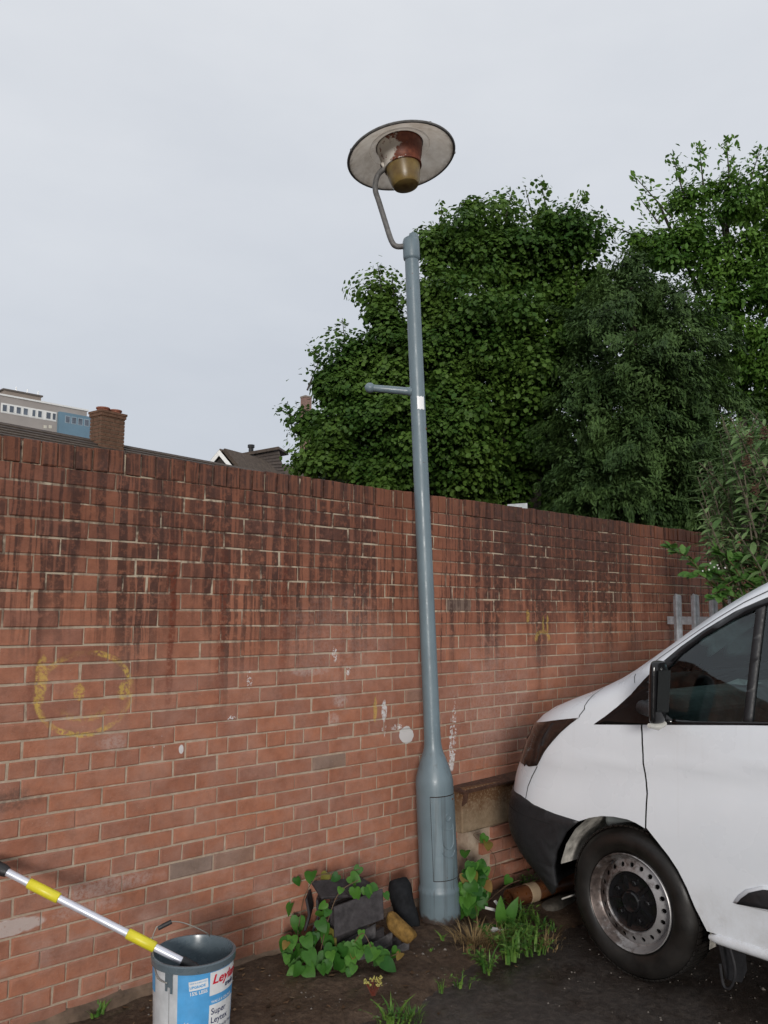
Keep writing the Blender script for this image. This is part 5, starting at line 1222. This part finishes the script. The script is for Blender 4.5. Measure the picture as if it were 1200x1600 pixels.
def make_tree(name, label, foot, trunk_pts, limbs, clumps, sprigs, dens, per, bough, squish, size, aspect, mat, bark, group=None, droop=0, trunk_r=(.22, .08), inner=60, prot=0.0):
    t = thing(name, foot, label, 'tree', group)
    mb = MB(); sp = spline(trunk_pts, 4); mb.tube(sp, list(np.linspace(trunk_r[0], trunk_r[1], len(sp))), 12)
    autosmooth(mb.mk('trunk', bark, t), 60)
    for lp in limbs:
        mb = MB(); sp = spline(lp, 4); mb.tube(sp, list(np.linspace(trunk_r[1]*.9, .02, len(sp))), 8); autosmooth(mb.mk('limb', bark, t), 60)
    Ps, Ns, Ds = [], [], []
    A = np.stack([R0, np.array([0, 0, 1.]), -np.cross(R0, [0, 0, 1.])]); rs = np.random
    for (x, y, rx, ry, dp) in clumps:
        c = dep(x, y, dp); k = dp/FPX; rad = np.array([rx*k, ry*k, (rx+ry)*.5*k])
        area = 4*PI*((rad[0]*rad[1]+rad[1]*rad[2]+rad[0]*rad[2])/3); nb = max(4, int(area*dens))
        d = rs.normal(size=(nb, 3)); d /= np.linalg.norm(d, axis=1, keepdims=True)
        pr_o = (rs.rand(nb) < prot)*rs.uniform(.15, .45, nb); ctr = d*np.maximum(rad-bough*.55, rad*.5)*(rs.uniform(.6, 1.08, nb)+pr_o)[:, None]; rb = bough*rs.uniform(.45, 1.35, nb)*(1-pr_o)
        # leaves over the upper dome of every bough
        m = nb*per; e = rs.normal(size=(m, 3)); e[:, 1] = np.where(e[:, 1] < 0, e[:, 1]*.6, e[:, 1]); e /= np.linalg.norm(e, axis=1, keepdims=True)
        B = np.repeat(ctr, per, 0); RB = np.repeat(rb, per)[:, None]; DD = np.repeat(d, per, 0)
        P = B+e*RB*(rs.uniform(.35, 1.2, m)**.7)[:, None]*np.array([1, squish, 1.])
        if droop:      # conifer: long hanging sprays instead of domes
            ax_ = d*np.array([1, .3, 1])+np.array([0, -.55, 0])+rs.normal(size=d.shape)*.25; ax_ /= np.linalg.norm(ax_, axis=1, keepdims=True); AXS = np.repeat(ax_, per, 0)
            t_ = rs.rand(m)[:, None]; g_ = rs.normal(size=(m, 3)); g_[:, 1] *= .35
            P = B-AXS*RB*.5+AXS*RB*2.4*t_+g_*RB*.34*(1-.75*t_)+np.array([0, -1., 0])*(np.abs(rs.normal(size=m))*droop*.6)[:, None]; e = AXS*.5+d.repeat(per, 0)*.5
        P = c+P@A; e = e@A; DD = DD@A; N = e*.8+np.array([0, 0, .7])+rs.normal(size=P.shape)*.4
        Ps.append(P); Ns.append(N); Ds.append(((AXS@A)+np.array([0, 0, -.5])) if droop else (e*.5+DD*.3+np.array([0, 0, -.45])))
        # dim inner leaves that close the crown
        mi = int(area*inner); e = rs.normal(size=(mi, 3)); e /= np.linalg.norm(e, axis=1, keepdims=True); P = c+(e*rad*(rs.uniform(.2, .8, mi)[:, None]))@A
        Ps.append(P); Ns.append(e@A+rs.normal(size=P.shape)*.5+[0, 0, .5]); Ds.append(rs.normal(size=P.shape))
    for (x0, y0, x1, y1, dp, n) in sprigs:
        P, N, D = sprig(dep(x0, y0, dp), dep(x1, y1, dp), n, size); Ps.append(P); Ns.append(N); Ds.append(D)
        mb = MB(); mb.tube([dep(x0, y0+10, dp), dep(x1, y1, dp)], [.015, .004], 6); mb.mk('twig', bark, t)
    P = np.concatenate(Ps); N = np.concatenate(Ns); D = np.concatenate(Ds)
    keep = P[:, 1] > .35 if True else None
    P, N, D = P[keep], N[keep], D[keep]
    V, q = leaf_cloud(P, N, size, aspect, outd=D); me = rawmesh('crown', V-np.asarray(foot), q, mat)
    o = bpy.data.objects.new('crown', me); COL.objects.link(o); o.parent = t; o['kind'] = 'stuff'; return t, len(P)
M['maple'] = leafmat('maple_leaf', (.030, .084, .014), (.118, .205, .036), .55, .35, island=True, spec=.25, clump=1.3)
M['conif'] = leafmat('cypress_spray', (.018, .044, .011), (.078, .138, .036), .65, .15, island=True, spec=.25, clump=1.8)
M['lime'] = leafmat('light_leaf', (.040, .11, .014), (.14, .26, .042), .5, .32, island=True, spec=.3, clump=1.2)
M['bark'] = plain('bark', (.045, .036, .028), .9, var=.4, scale=15, bump=.5)
def gz(p): q = np.array(p, float); q[2] = -.03; return q
ft = gz(dep(800, 900, 13.3))
make_tree('maple_tree', 'broad dark green maple tree behind the wall, right of the lamp post', ft,
    [ft, dep(835, 780, 13.3), dep(825, 700, 13.3), dep(800, 560, 13.2), dep(790, 430, 13.2)],
    [[dep(815, 650, 13.2), dep(740, 560, 13.1), dep(690, 460, 13)], [dep(815, 640, 13.3), dep(890, 540, 13.2), dep(900, 440, 13.2)], [dep(820, 700, 13.2), dep(700, 660, 13), dep(560, 640, 13)]],
    [(800, 388, 105, 84, 13.2), (870, 400, 70, 80, 13.2), (735, 395, 75, 75, 12.9), (685, 385, 40, 45, 13.0), (545, 560, 34, 42, 13.2), (605, 555, 52, 60, 13.1), (565, 625, 52, 52, 13.1), (592, 470, 30, 38, 13.1), (515, 612, 34, 36, 13.2), (770, 590, 120, 110, 14.2), (700, 690, 120, 80, 14.2), (690, 460, 52, 75, 12.8), (780, 490, 95, 75, 12.5), (880, 510, 65, 80, 12.9), (700, 560, 75, 85, 12.6), (820, 580, 95, 80, 12.5), (630, 560, 55, 75, 12.9), (600, 500, 34, 42, 13.1), (625, 640, 80, 75, 12.6), (720, 660, 95, 80, 12.5), (830, 690, 80, 75, 13.0), (550, 660, 62, 60, 12.9), (522, 690, 48, 44, 13.1), (478, 660, 30, 30, 13.3), (540, 600, 42, 42, 13.2), (620, 730, 80, 55, 12.8), (530, 725, 62, 35, 13.0), (720, 745, 80, 45, 12.9), (495, 722, 24, 24, 13.3), (760, 760, 90, 60, 13.8), (850, 770, 80, 70, 14.0), (920, 470, 40, 60, 13.4)],
    [(545, 590, 535, 497, 13.2, 90), (530, 600, 488, 545, 13.2, 80), (600, 470, 590, 412, 13.1, 70), (615, 450, 612, 425, 13, 30), (690, 380, 690, 318, 13, 60), (860, 350, 845, 282, 13.4, 90), (880, 350, 915, 300, 13.4, 110), (905, 370, 940, 330, 13.4, 70), (835, 340, 820, 290, 13.4, 40), (465, 645, 437, 640, 13.3, 60), (480, 600, 500, 560, 13.2, 40), (790, 330, 800, 300, 13.2, 40), (740, 350, 735, 325, 13.2, 30), (575, 560, 565, 530, 13.1, 40)],
    2.7, 340, .37, .7, .068, .9, M['maple'], M['bark'], inner=120, trunk_r=(.13, .05), prot=.22)
ft = gz(dep(985, 900, 11.6))
make_tree('cypress_tree', 'dusky olive cypress with drooping sprays between the two leafy trees', ft,
    [ft, dep(990, 700, 11.6), dep(985, 450, 11.6)], [],
    [(990, 415, 42, 42, 11.6), (970, 470, 66, 62, 11.5), (1040, 480, 66, 62, 11.6), (950, 540, 80, 78, 11.3), (1055, 555, 85, 78, 11.3), (1000, 600, 95, 78, 11.1), (918, 640, 70, 82, 11.3), (1095, 640, 75, 88, 11.4), (1010, 690, 90, 75, 11.0), (915, 740, 60, 70, 11.3), (1060, 740, 80, 70, 11.2), (980, 780, 110, 50, 11.2), (1110, 730, 40, 60, 11.5), (900, 790, 50, 30, 11.4), (1060, 800, 70, 30, 11.3)],
    [], 5.2, 330, .24, .8, .066, .34, M['conif'], M['bark'], droop=.13, trunk_r=(.16, .05), inner=420)
ft = gz(dep(1170, 900, 13.5))
make_tree('ash_tree', 'tall light green tree at the right edge above the cypress', ft,
    [ft, dep(1165, 700, 13.5), dep(1150, 500, 13.4), dep(1130, 330, 13.3)],
    [[dep(1160, 600, 13.4), dep(1090, 450, 13.3), dep(1030, 320, 13.2)], [dep(1158, 560, 13.4), dep(1230, 420, 13.3), dep(1260, 330, 13.2)]],
    [(1085, 330, 52, 62, 13.2), (1150, 310, 52, 60, 13.1), (1210, 340, 60, 75, 13.2), (1060, 400, 60, 62, 13.0), (1130, 410, 70, 70, 12.9), (1200, 440, 70, 75, 13.0), (1120, 500, 70, 65, 13.0), (1195, 540, 70, 70, 12.9), (1150, 590, 60, 60, 13.1), (1215, 620, 60, 60, 13.0), (1270, 450, 80, 120, 13.3), (1180, 680, 70, 60, 13.3), (1275, 600, 80, 100, 13.2), (1010, 380, 30, 30, 13.1)],
    [(1050, 330, 988, 272, 13.0, 80), (1070, 300, 1050, 242, 13.0, 80), (1100, 290, 1092, 222, 13.0, 80), (1140, 280, 1135, 215, 13.0, 80), (1170, 280, 1188, 232, 13.0, 80), (1020, 370, 955, 352, 13.0, 60), (1030, 340, 1000, 310, 13.0, 60), (1200, 290, 1210, 240, 13, 60), (1000, 400, 965, 385, 13, 40)],
    2.6, 180, .34, .7, .086, .5, M['lime'], M['bark'], trunk_r=(.14, .05), inner=70, prot=.2)
# buddleia and bramble growing through at the far end of the wall, in front of it
rg = random.Random(21); rs = np.random
LN = lmesh('leaf', lance(.16, .10, .5), leafmat('buddleia_leaf', (.10, .19, .065), (.24, .35, .15), .6, .35, spec=.25))
bud = thing('buddleia_bush', gz(dep(1180, 1000, 6.3)), 'grey-green buddleia bush with brown seed heads at the far end of the wall', 'shrub')
allL = []; tips = []
mbs = MB(); shoots = []
for k in range(165):
    tx, ty, tt_ = rg.uniform(1090, 1300), rg.uniform(650, 880), rg.uniform(5.7, 6.5)
    if tx < 1120 and ty < 700: tx += 40
    shoots.append((tx, ty, tt_))
shoots += [(1127, 648, 6.0), (1100, 725, 6.0), (1090, 745, 6.0), (1103, 798, 5.9), (1170, 640, 6.1), (1128, 850, 5.8), (1185, 645, 6.1)]
for (tx, ty, tt_) in shoots:
    tip = dep(tx, ty, tt_); b = dep(tx+rg.uniform(20, 75)*(1 if tx < 1180 else -.6), ty+rg.uniform(70, 170), tt_+.1); mid = (tip+b)/2+np.array([0, 0, .04]); sp = spline([b, mid, tip], 5)
    mbs.tube(sp, list(np.linspace(.007, .003, len(sp))), 5, False); ax = (tip-b)/np.linalg.norm(tip-b)
    for j in range(9):
        p = sp[min(len(sp)-1, int((j+1)/9*(len(sp)-1)))]; ang = (j % 2)*1.57+rg.uniform(-.3, .3); e1_ = np.cross(ax, [0, 0, 1.]); e1_ /= np.linalg.norm(e1_)+1e-9; e2_ = np.cross(ax, e1_)
        for sgn in (-1, 1):
            dd = (e1_*math.cos(ang)+e2_*math.sin(ang))*sgn+ax*.55+np.array([0, 0, .1]); allL.append((p, dd, rg.uniform(.085, .145)*(1 if j < 7 else .6)))
    tips.append(tip)
def score(p): x, y, d = project(p); return (0 if (x > 1195 or x < 1080) else 1)/d
allL.sort(key=lambda l: -score(l[0]))
for (p, dd, s) in allL[:300]: leaf_obj(LN, bud, p, s, dd, Vector((0, 0, 1))+TOV*.4)
mb = MB()
for (p, dd, s) in allL[300:]:
    y = Vector(dd).normalized(); z = Vector((0, 0, 1)); z = (z-y*z.dot(y)).normalized(); x = y.cross(z); m = Matrix((x, y, z)).transposed()
    v_, f_ = lance(.15, .12, .45, 3); mb.add([np.asarray(p)+np.array(m @ Vector(q))*s for q in v_], f_)
mb.mk('foliage', leafmat('buddleia_leaf_far', (.09, .17, .06), (.21, .31, .13), .6, .35, island=True, spec=.25), bud, kind='stuff')
mbs.mk('stems', plain('buddleia_stem', (.12, .10, .07), .8), bud)
for (x, y) in [(1172, 688), (1166, 724), (1180, 765), (1195, 676)]:
    mb = MB(); c = dep(x, y, 5.75)
    for k in range(60):
        p = c+np.array([rs.normal()*.014, rs.normal()*.014, rs.normal()*.024]); s = .008; mb.add([p+[s, 0, 0], p+[-s*.5, s, 0], p+[-s*.5, -s, 0], p+[0, 0, s*1.5]], [(0, 1, 3), (1, 2, 3), (2, 0, 3)])
    mb.mk('seed_head', plain('seed_head', (.085, .045, .025), .9), bud)
OV = lmesh('leaf', ovate(), leafmat('bramble_leaf', (.05, .14, .025), (.11, .22, .05), .45, .25))
br = thing('bramble', gz(dep(1120, 1000, 5.85)), 'bramble sprays with small white flowers above the palisade fence', 'shrub')
paths = [[(1150, 960, 5.9), (1100, 900, 5.8), (1075, 872, 5.75), (1046, 856, 5.7)], [(1170, 960, 5.9), (1130, 905, 5.8), (1105, 895, 5.75), (1080, 900, 5.7)], [(1180, 960, 5.9), (1150, 890, 5.8), (1120, 860, 5.8)], [(1195, 930, 5.9), (1160, 905, 5.8), (1125, 920, 5.75)], [(1200, 960, 5.9), (1185, 890, 5.85), (1160, 870, 5.8)], [(1190, 960, 5.8), (1140, 930, 5.75), (1115, 935, 5.72)]]
mb = MB()
for ph in paths:
    sp = spline([dep(*p) for p in ph], 7); mb.tube(sp, list(np.linspace(.006, .002, len(sp))), 5, False)
    for j in range(3, len(sp)):
        for q in range(2):
            dd = Vector((rg.uniform(-1, 1), rg.uniform(-1, 1), rg.uniform(-.3, .5)))+Vector(sp[j]-sp[j-1]).normalized()*.7; leaf_obj(OV, br, sp[j]+np.array([0, 0, .004]), rg.uniform(.05, .095), dd, Vector((0, 0, 1))+TOV*.7, rg.uniform(-.3, .3))
for ph in paths[:2]:
    e = dep(*ph[-1]);
mb.mk('stems', M['stem'], br)
mf = MB()
for (x, y) in [(1110, 880), (1116, 886), (1121, 883), (1108, 890), (1123, 888), (1133, 887), (1098, 892)]:
    c = dep(x, y, 5.68)
    for k in range(5):
        a = 2*PI*k/5; d1 = (R0*math.cos(a)+np.array([0, 0, 1.])*math.sin(a))*.007; d2 = (R0*math.cos(a+1)+np.array([0, 0, 1.])*math.sin(a+1))*.006; mf.add([c, c+d1, c+d2+tov*.002], [(0, 1, 2)])
mf.mk('flowers', plain('white_petal', (.6, .6, .56), .7), br)
# hazel-like young shoots of dark undergrowth behind the wall, filling the dark gap under the crowns
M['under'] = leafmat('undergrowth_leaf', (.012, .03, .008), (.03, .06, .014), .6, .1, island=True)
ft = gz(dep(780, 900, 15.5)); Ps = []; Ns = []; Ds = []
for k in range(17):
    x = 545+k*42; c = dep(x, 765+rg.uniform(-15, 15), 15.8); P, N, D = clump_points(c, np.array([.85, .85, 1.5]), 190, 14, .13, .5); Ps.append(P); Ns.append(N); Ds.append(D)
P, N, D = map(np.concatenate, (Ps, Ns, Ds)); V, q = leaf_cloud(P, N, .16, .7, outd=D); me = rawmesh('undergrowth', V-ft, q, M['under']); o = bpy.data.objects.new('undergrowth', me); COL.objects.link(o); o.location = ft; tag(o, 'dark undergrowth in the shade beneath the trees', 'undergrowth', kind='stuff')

# ------------------------------------------------------------------ roofs and buildings beyond the wall
def tile_mat(name, c0, c1, sx=4.0, sz=8.0):
    n = NT(name, .8, .3); P = n.pos(); n.set('Base Color', n.ramp(n.noise(P, 9, 5, .7), [(.3, c0), (.7, c1)])); n.bump(n.noise(P, 30, 3), .4, .01); return n.m
M['rtile'] = tile_mat('brown_roof_tile', (.055, .042, .034), (.12, .092, .072)); M['rtile2'] = tile_mat('grey_brown_tile', (.050, .040, .036), (.10, .080, .068))
M['cbrick'] = tile_mat('chimney_brick', (.085, .045, .028), (.17, .09, .055))
M['white'] = plain('white_paint', (.72, .72, .70), .5, var=.1)
# long terrace roof with its ridge parallel to the wall
A = at(0, 661, 1, 14.0); ridge_z = A[2]; Bq = at(338, 724, 2, ridge_z)
he = Bq-A; he /= np.linalg.norm(he); hang = math.atan2(he[1], he[0])
house = thing('terrace_house', (A[0], A[1], -.03), 'low terrace house whose brown tiled roof shows above the wall at left', 'house'); house.rotation_euler = (0, 0, hang)
hn = np.array([-he[1], he[0], 0])
def hpx(x, y, ly):
    """pixel to the house frame on the plane local y = ly"""
    d = ray(x, y); o = A*[1, 1, 0]+hn*ly; t = ((o-CAM)@hn)/(d@hn); p = CAM+d*t-A*[1, 1, 0]; return p@he, p[2]+.03
RZ = ridge_z+.03; hx0, hx1 = -7.0, hpx(338, 724, 0)[0]+1.5; eave = RZ-1.75; fy = -3.4
mb = MB(); mb.box(hx0+.2, fy+.35, 0, hx1-.2, 3, eave-.05); mb.mk('walls', tile_mat('house_brick', (.15, .07, .045), (.24, .12, .08)), house, local=True)
mb = MB(); mb.add([(hx0, fy, eave-.02), (hx1, fy, eave-.02), (hx1, 0, RZ-.06), (hx0, 0, RZ-.06), (hx1, 3.4, eave), (hx0, 3.4, eave)], [(0, 1, 2, 3), (3, 2, 4, 5)]); roof_o = mb.mk('roof', M['rtile'], house, local=True)
sl_ = np.array([0, -fy, RZ-eave]); ln = np.linalg.norm(sl_); sl_ /= ln; nrm = np.array([0, -sl_[2], sl_[1]]); nc = 20
for r in range(10, nc):   # tile courses that can be told apart: one lapped strip each
    p0 = np.array([0, fy, eave])+sl_*ln*r/nc; p1 = p0+sl_*ln/nc*1.12; a_0 = np.array([hx0, 0, 0]); a_1 = np.array([hx1, 0, 0])
    mb = MB(); mb.add([a_0+p0+nrm*.035, a_1+p0+nrm*.035, a_1+p1+nrm*.005, a_0+p1+nrm*.005, a_0+p0, a_1+p0], [(0, 1, 2, 3), (4, 5, 1, 0)]); mb.mk('tile_course', M['rtile2' if r % 3 == 0 else 'rtile'], roof_o, local=True)
x = hx0
while x < hx1:
    mb = MB(); mb.tube([(x, 0, RZ-.06), (x+.44, 0, RZ-.06)], .085, 10); mb.mk('ridge_tile', M['rtile2'], roof_o, local=True); x += .45
# chimney stack standing on the ridge: brick courses, corbelled cap, two pots
cx0 = hpx(142, 690, -.45)[0]; cxm = hpx(157, 690, -.45)[0]; cx1 = hpx(194, 690, -.45)[0]; cx0 = cxm; cz1 = hpx(168, 648, -.45)[1]
wd = cx1-cx0; cyy0, cyy1 = -.45, -.02; cz0 = RZ-.9
chim = mk('chimney', *(lambda m_: (m_.v, m_.f))(MB().box(cx0+.012, cyy0+.012, cz0, cx1-.012, cyy1-.012, cz1)), tile_mat('chimney_mortar', (.13, .10, .07), (.22, .17, .12)), house, local=True)
mb = MB(); ch = .085; zc_ = cz0; r = 0
while zc_ < cz1-.05:
    L_ = .225; x = cx0-(.11 if r % 2 else 0)
    while x < cx1:
        a, b = max(x+.008, cx0), min(x+L_-.008, cx1)
        if b-a > .03: mb.box(a, cyy0, zc_+.008, b, cyy0+.08, zc_+ch-.008)
        x += L_
    y = cyy0+.09
    while y < cyy1:
        b = min(y+L_-.012, cyy1)
        mb.box(cx0, y, zc_+.008, cx0+.08, b, zc_+ch-.008); mb.box(cx1-.08, y, zc_+.008, cx1, b, zc_+ch-.008); y += L_
    zc_ += ch; r += 1
mb.mk('chimney_bricks', M['cbrick'], chim, local=True, kind='stuff')
mb = MB(); mb.box(cx0-.02, cyy0-.02, cz1-.03, cx1+.02, cyy1+.02, cz1+.04); mb.box(cx0-.035, cyy0-.035, cz1+.04, cx1+.035, cyy1+.035, cz1+.09); mb.mk('chimney_cap', M['cbrick'], chim, local=True)
for fx in (.28, .80):
    mb = MB(); mb.lathe([(.13, .0), (.13, .06), (.15, .07), (.15, .10), (.10, .10)], (cx0+wd*fx, -.235, cz1+.09), (0, 0, 1), 20); autosmooth(mb.mk('chimney_pot', plain('terracotta', (.24, .085, .05), .8), chim, local=True), 40)
# gabled house and tile-hung dormer farther off
T = 27.0
gab = thing('gabled_house', gz(dep(390, 760, T)), 'brown roofed house with white gable boards and a black flue pipe', 'house')
pk = dep(346, 703, T); gl = dep(331, 722, T); gr_ = dep(366, 731, T-.6)
apx, lft, rgt = dep(347, 704, T), dep(316, 742, T), dep(378, 742, T)
bkv = np.array([math.sin(YAW+.5), math.cos(YAW+.5), 0])*4.2; rdg = dep(392, 712, T+3)
mb = MB(); mb.add([apx, lft, rgt, apx+bkv, lft+bkv, rgt+bkv], [(0, 1, 4, 3), (0, 3, 5, 2)]); mb.slab([apx, lft, lft+bkv, apx+bkv], .12); mb.slab([apx, apx+bkv, rgt+bkv, rgt], .12); rf2 = mb.mk('roof', M['rtile'], gab)
for k in range(9):
    t0, t1 = k/9, (k+1.1)/9; a = apx+(rgt-apx)*t0; b = apx+(rgt-apx)*min(t1, 1); up_ = np.array([0, 0, .04]); mb = MB(); mb.add([b+up_*1.6, b+bkv+up_*1.6, a+bkv+up_, a+up_, b, b+bkv], [(0, 1, 2, 3), (4, 5, 1, 0)]); mb.mk('tile_course', M['rtile2' if k % 2 else 'rtile'], rf2)
fw = -bkv/np.linalg.norm(bkv)*.15
for a, b in ((apx, lft), (apx, rgt)):
    mb = MB(); dn = np.array([0, 0, -.19]); mb.slab([a+fw, a+fw+dn, b+fw+dn, b+fw], -.06); mb.mk('bargeboard', M['white'], gab)
mb = MB(); mb.add([apx+np.array([0, 0, -.2]), lft, rgt, lft*1.0+np.array([0, 0, -5]), rgt+np.array([0, 0, -5])], [(0, 1, 2), (1, 3, 4, 2)]); mb.mk('gable_wall', tile_mat('dark_gable', (.03, .025, .022), (.05, .042, .036)), gab)
q0, q1, q2, q3 = dep(371, 716, T+1), dep(436, 704, T+2.4), dep(446, 745, T+2.2), dep(371, 745, T+.9)
mb = MB(); mb.add([q0, q1, q2, q3], [(0, 3, 2, 1)]); dm = mb.mk('tile_hung_wall', M['rtile2'], gab)
for k in range(8):
    a = q0+(q3-q0)*k/8; b = q1+(q2-q1)*k/8; c = q1+(q2-q1)*(k+1)/8; d = q0+(q3-q0)*(k+1)/8; o_ = -ray(400, 720)*.03; mb = MB(); mb.add([a, b, c+o_*1.6, d+o_*1.6, d, c], [(0, 3, 2, 1), (3, 4, 5, 2)]); mb.mk('tile_course', M['rtile2'], dm)
bk2 = F_*3; bk2[2] = .35
mb = MB(); up_ = np.array([0, 0, .05]); mb.slab([q0+up_-ray(400, 700)*.2, q1+up_-ray(400, 700)*.2, q1+up_+bk2, q0+up_+bk2], -.10); mb.mk('dormer_roof', M['rtile'], gab)
mb = MB(); c = dep(392, 714, T+1.6); mb.tube([c-[0, 0, .2], c+[0, 0, .32]], .085, 12); mb.tube([c+[0, 0, .32], c+[0, 0, .42]], .12, 12); mb.mk('flue_pipe', M['bgloss'], gab)
# tower block on the skyline
TT = 120.0
def tp(x, y, t=TT): return dep(x, y, t)
blk = thing('tower_block', gz(tp(60, 900)), 'grey concrete tower block with white windows and blue panels on the skyline', 'building')
M['tower'] = plain('grey_render', (.33, .30, .28), .85, var=.12, scale=.3); M['towerb'] = plain('blue_panel', (.13, .22, .29), .6, var=.12, scale=.4); M['wglass'] = plain('grey_pane', (.10, .12, .15), .15, var=.5, scale=.8); M['towert'] = plain('brown_render', (.23, .19, .16), .85, var=.15, scale=.3)
# facade plane: through (0,..) and (138,..) parallel pieces, receding to the right like the wall
FA = tp(-75, 640, TT-8); FB = tp(139, 663, TT+6); fd = FB-FA; fd[2] = 0; fL_ = np.linalg.norm(fd); fd /= fL_; fnv = np.array([fd[1], -fd[0], 0]);
if fnv@(CAM-FA) < 0: fnv = -fnv
def fpt(x, y):
    """pixel to (distance along the facade, height)"""
    d = ray(x, y); t = ((FA-CAM)@fnv)/(d@fnv); p = CAM+d*t; return (p-FA)@fd, p[2]
def fbox(mb, s0, s1, z0, z1, o0, o1):
    c = [FA*[1, 1, 0]+fd*s+fnv*o+np.array([0, 0, z]) for z in (z0, z1) for s, o in ((s0, o0), (s1, o0), (s1, o1), (s0, o1))]
    mb.add(c, [(0, 3, 2, 1), (4, 5, 6, 7), (0, 1, 5, 4), (1, 2, 6, 5), (2, 3, 7, 6), (3, 0, 4, 7)])
sR = fpt(138, 660)[0]; sB = fpt(90, 650)[0]; zt = fpt(40, 625)[1]
mb = MB(); fbox(mb, -14, sR-.3, 0, zt, -12, 0); mb.mk('wall', M['tower'], blk)
mb = MB(); fbox(mb, -14.1, sR-.1, zt, zt+.25, -12.2, .15); mb.mk('parapet', M['white'], blk)
zb1 = zt-.9
bb_ = MB(); fbox(bb_, sB, sR+.1, 0, zb1, .004, .55); bal = bb_.mk('balcony_panels', M['towerb'], blk)
zw0, zw1 = fpt(40, 650)[1], fpt(40, 637)[1]
for (xa, xb) in [(2, 11), (13, 22), (24, 33), (35, 44), (49, 56), (58, 66), (71, 80), (81, 88)]:
    s0, s1 = fpt(xa, 645)[0], fpt(xb, 648)[0]; mb = MB(); fbox(mb, s0, s1, zw0, zw1, -.03, .09); w_ = mb.mk('window', M['white'], blk); mb = MB(); fbox(mb, s0+.12, s1-.12, zw0+.14, zw1-.14, -.02, .10); mb.mk('pane', M['wglass'], w_)
s0, s1 = fpt(44, 645)[0], fpt(49, 648)[0]; mb = MB(); fbox(mb, fpt(1, 640)[0], fpt(88.5, 648)[0], zw0-.1, zw1+.1, -.02, .04); mb.mk('window_band', M['white'], blk)
for (xa, xb) in [(99, 107), (109, 117), (119, 127), (129, 137)]:
    s0, s1 = fpt(xa, 655)[0], fpt(xb, 656)[0]; mb = MB(); fbox(mb, s0, s1, zb1-1.55, zb1-.45, .5, .58); w_ = mb.mk('window', plain('pale_blue_frame', (.30, .37, .42), .5), blk); mb = MB(); fbox(mb, s0+.1, s1-.1, zb1-1.45, zb1-.55, .5, .60); mb.mk('pane', M['wglass'], w_)
for xa in (68, 76):
    s0 = fpt(xa, 667)[0]; z0 = fpt(xa, 669)[1]; mb = MB(); fbox(mb, s0, s0+.45, z0, z0+.45, -.02, .06); mb.mk('vent', plain('cream_vent', (.6, .57, .48), .6), blk)
# plant rooms on the roof
sa, sb = fpt(17, 615)[0], fpt(76, 615)[0]; zp = fpt(40, 611)[1]
mb = MB(); fbox(mb, sa, sb, zt, zp+.2, -9, -2.5); pr_ = mb.mk('plant_room', M['towert'], blk)
mb = MB(); fbox(mb, sa-.2, sb+.2, zp+.2, zp+.42, -9.2, -2.3); mb.mk('coping', plain('dark_coping', (.10, .085, .075), .8), pr_)
mb = MB(); fbox(mb, -14, sa-.3, zt, zp-.9, -9, -3); pr2 = mb.mk('plant_room', M['towert'], blk)
mb = MB(); fbox(mb, -14, sa-.1, zp-.9, zp-.7, -9.2, -2.8); mb.mk('coping', plain('dark_coping', (.10, .085, .075), .8), pr2)
for k in range(3):
    s0 = sa+(sb-sa)*(.35+.3*k); mb = MB(); c = FA*[1, 1, 0]+fd*s0-fnv*3+np.array([0, 0, zp+.4]); mb.tube([c, c+[0, 0, .7]], .06, 6); mb.mk('vent_pipe', M['bgloss'], pr_)
# a sliver of a reddish tower behind the maple
p0 = gz(dep(477, 700, 95)); zt2 = dep(477, 620, 95)[2]
far = thing('brick_tower', p0, 'sliver of a reddish brick tower poking out beside the maple foliage', 'building')
mb = MB(); mb.box(p0[0]-.45, p0[1]-.45, 0, p0[0]+.45, p0[1]+.45, zt2); mb.mk('wall', tile_mat('far_red_brick', (.20, .12, .10), (.28, .18, .15)), far)
mb = MB(); mb.box(p0[0]-.5, p0[1]-.5, zt2, p0[0]+.5, p0[1]+.5, zt2+.2); mb.mk('parapet', M['towert'], far)
# white board edge glimpsed under the trees above the wall
mb = MB(); a, b = dep(793, 788, 9.0), dep(824, 786, 9.0); mb.slab([a, a-[0, 0, .35], b-[0, 0, .35], b+[0, 0, .02]], .03); mb.solo('white_board', plain('grey_white_board', (.42, .44, .46), .6), 'pale board just showing above the wall under the maple', 'board')
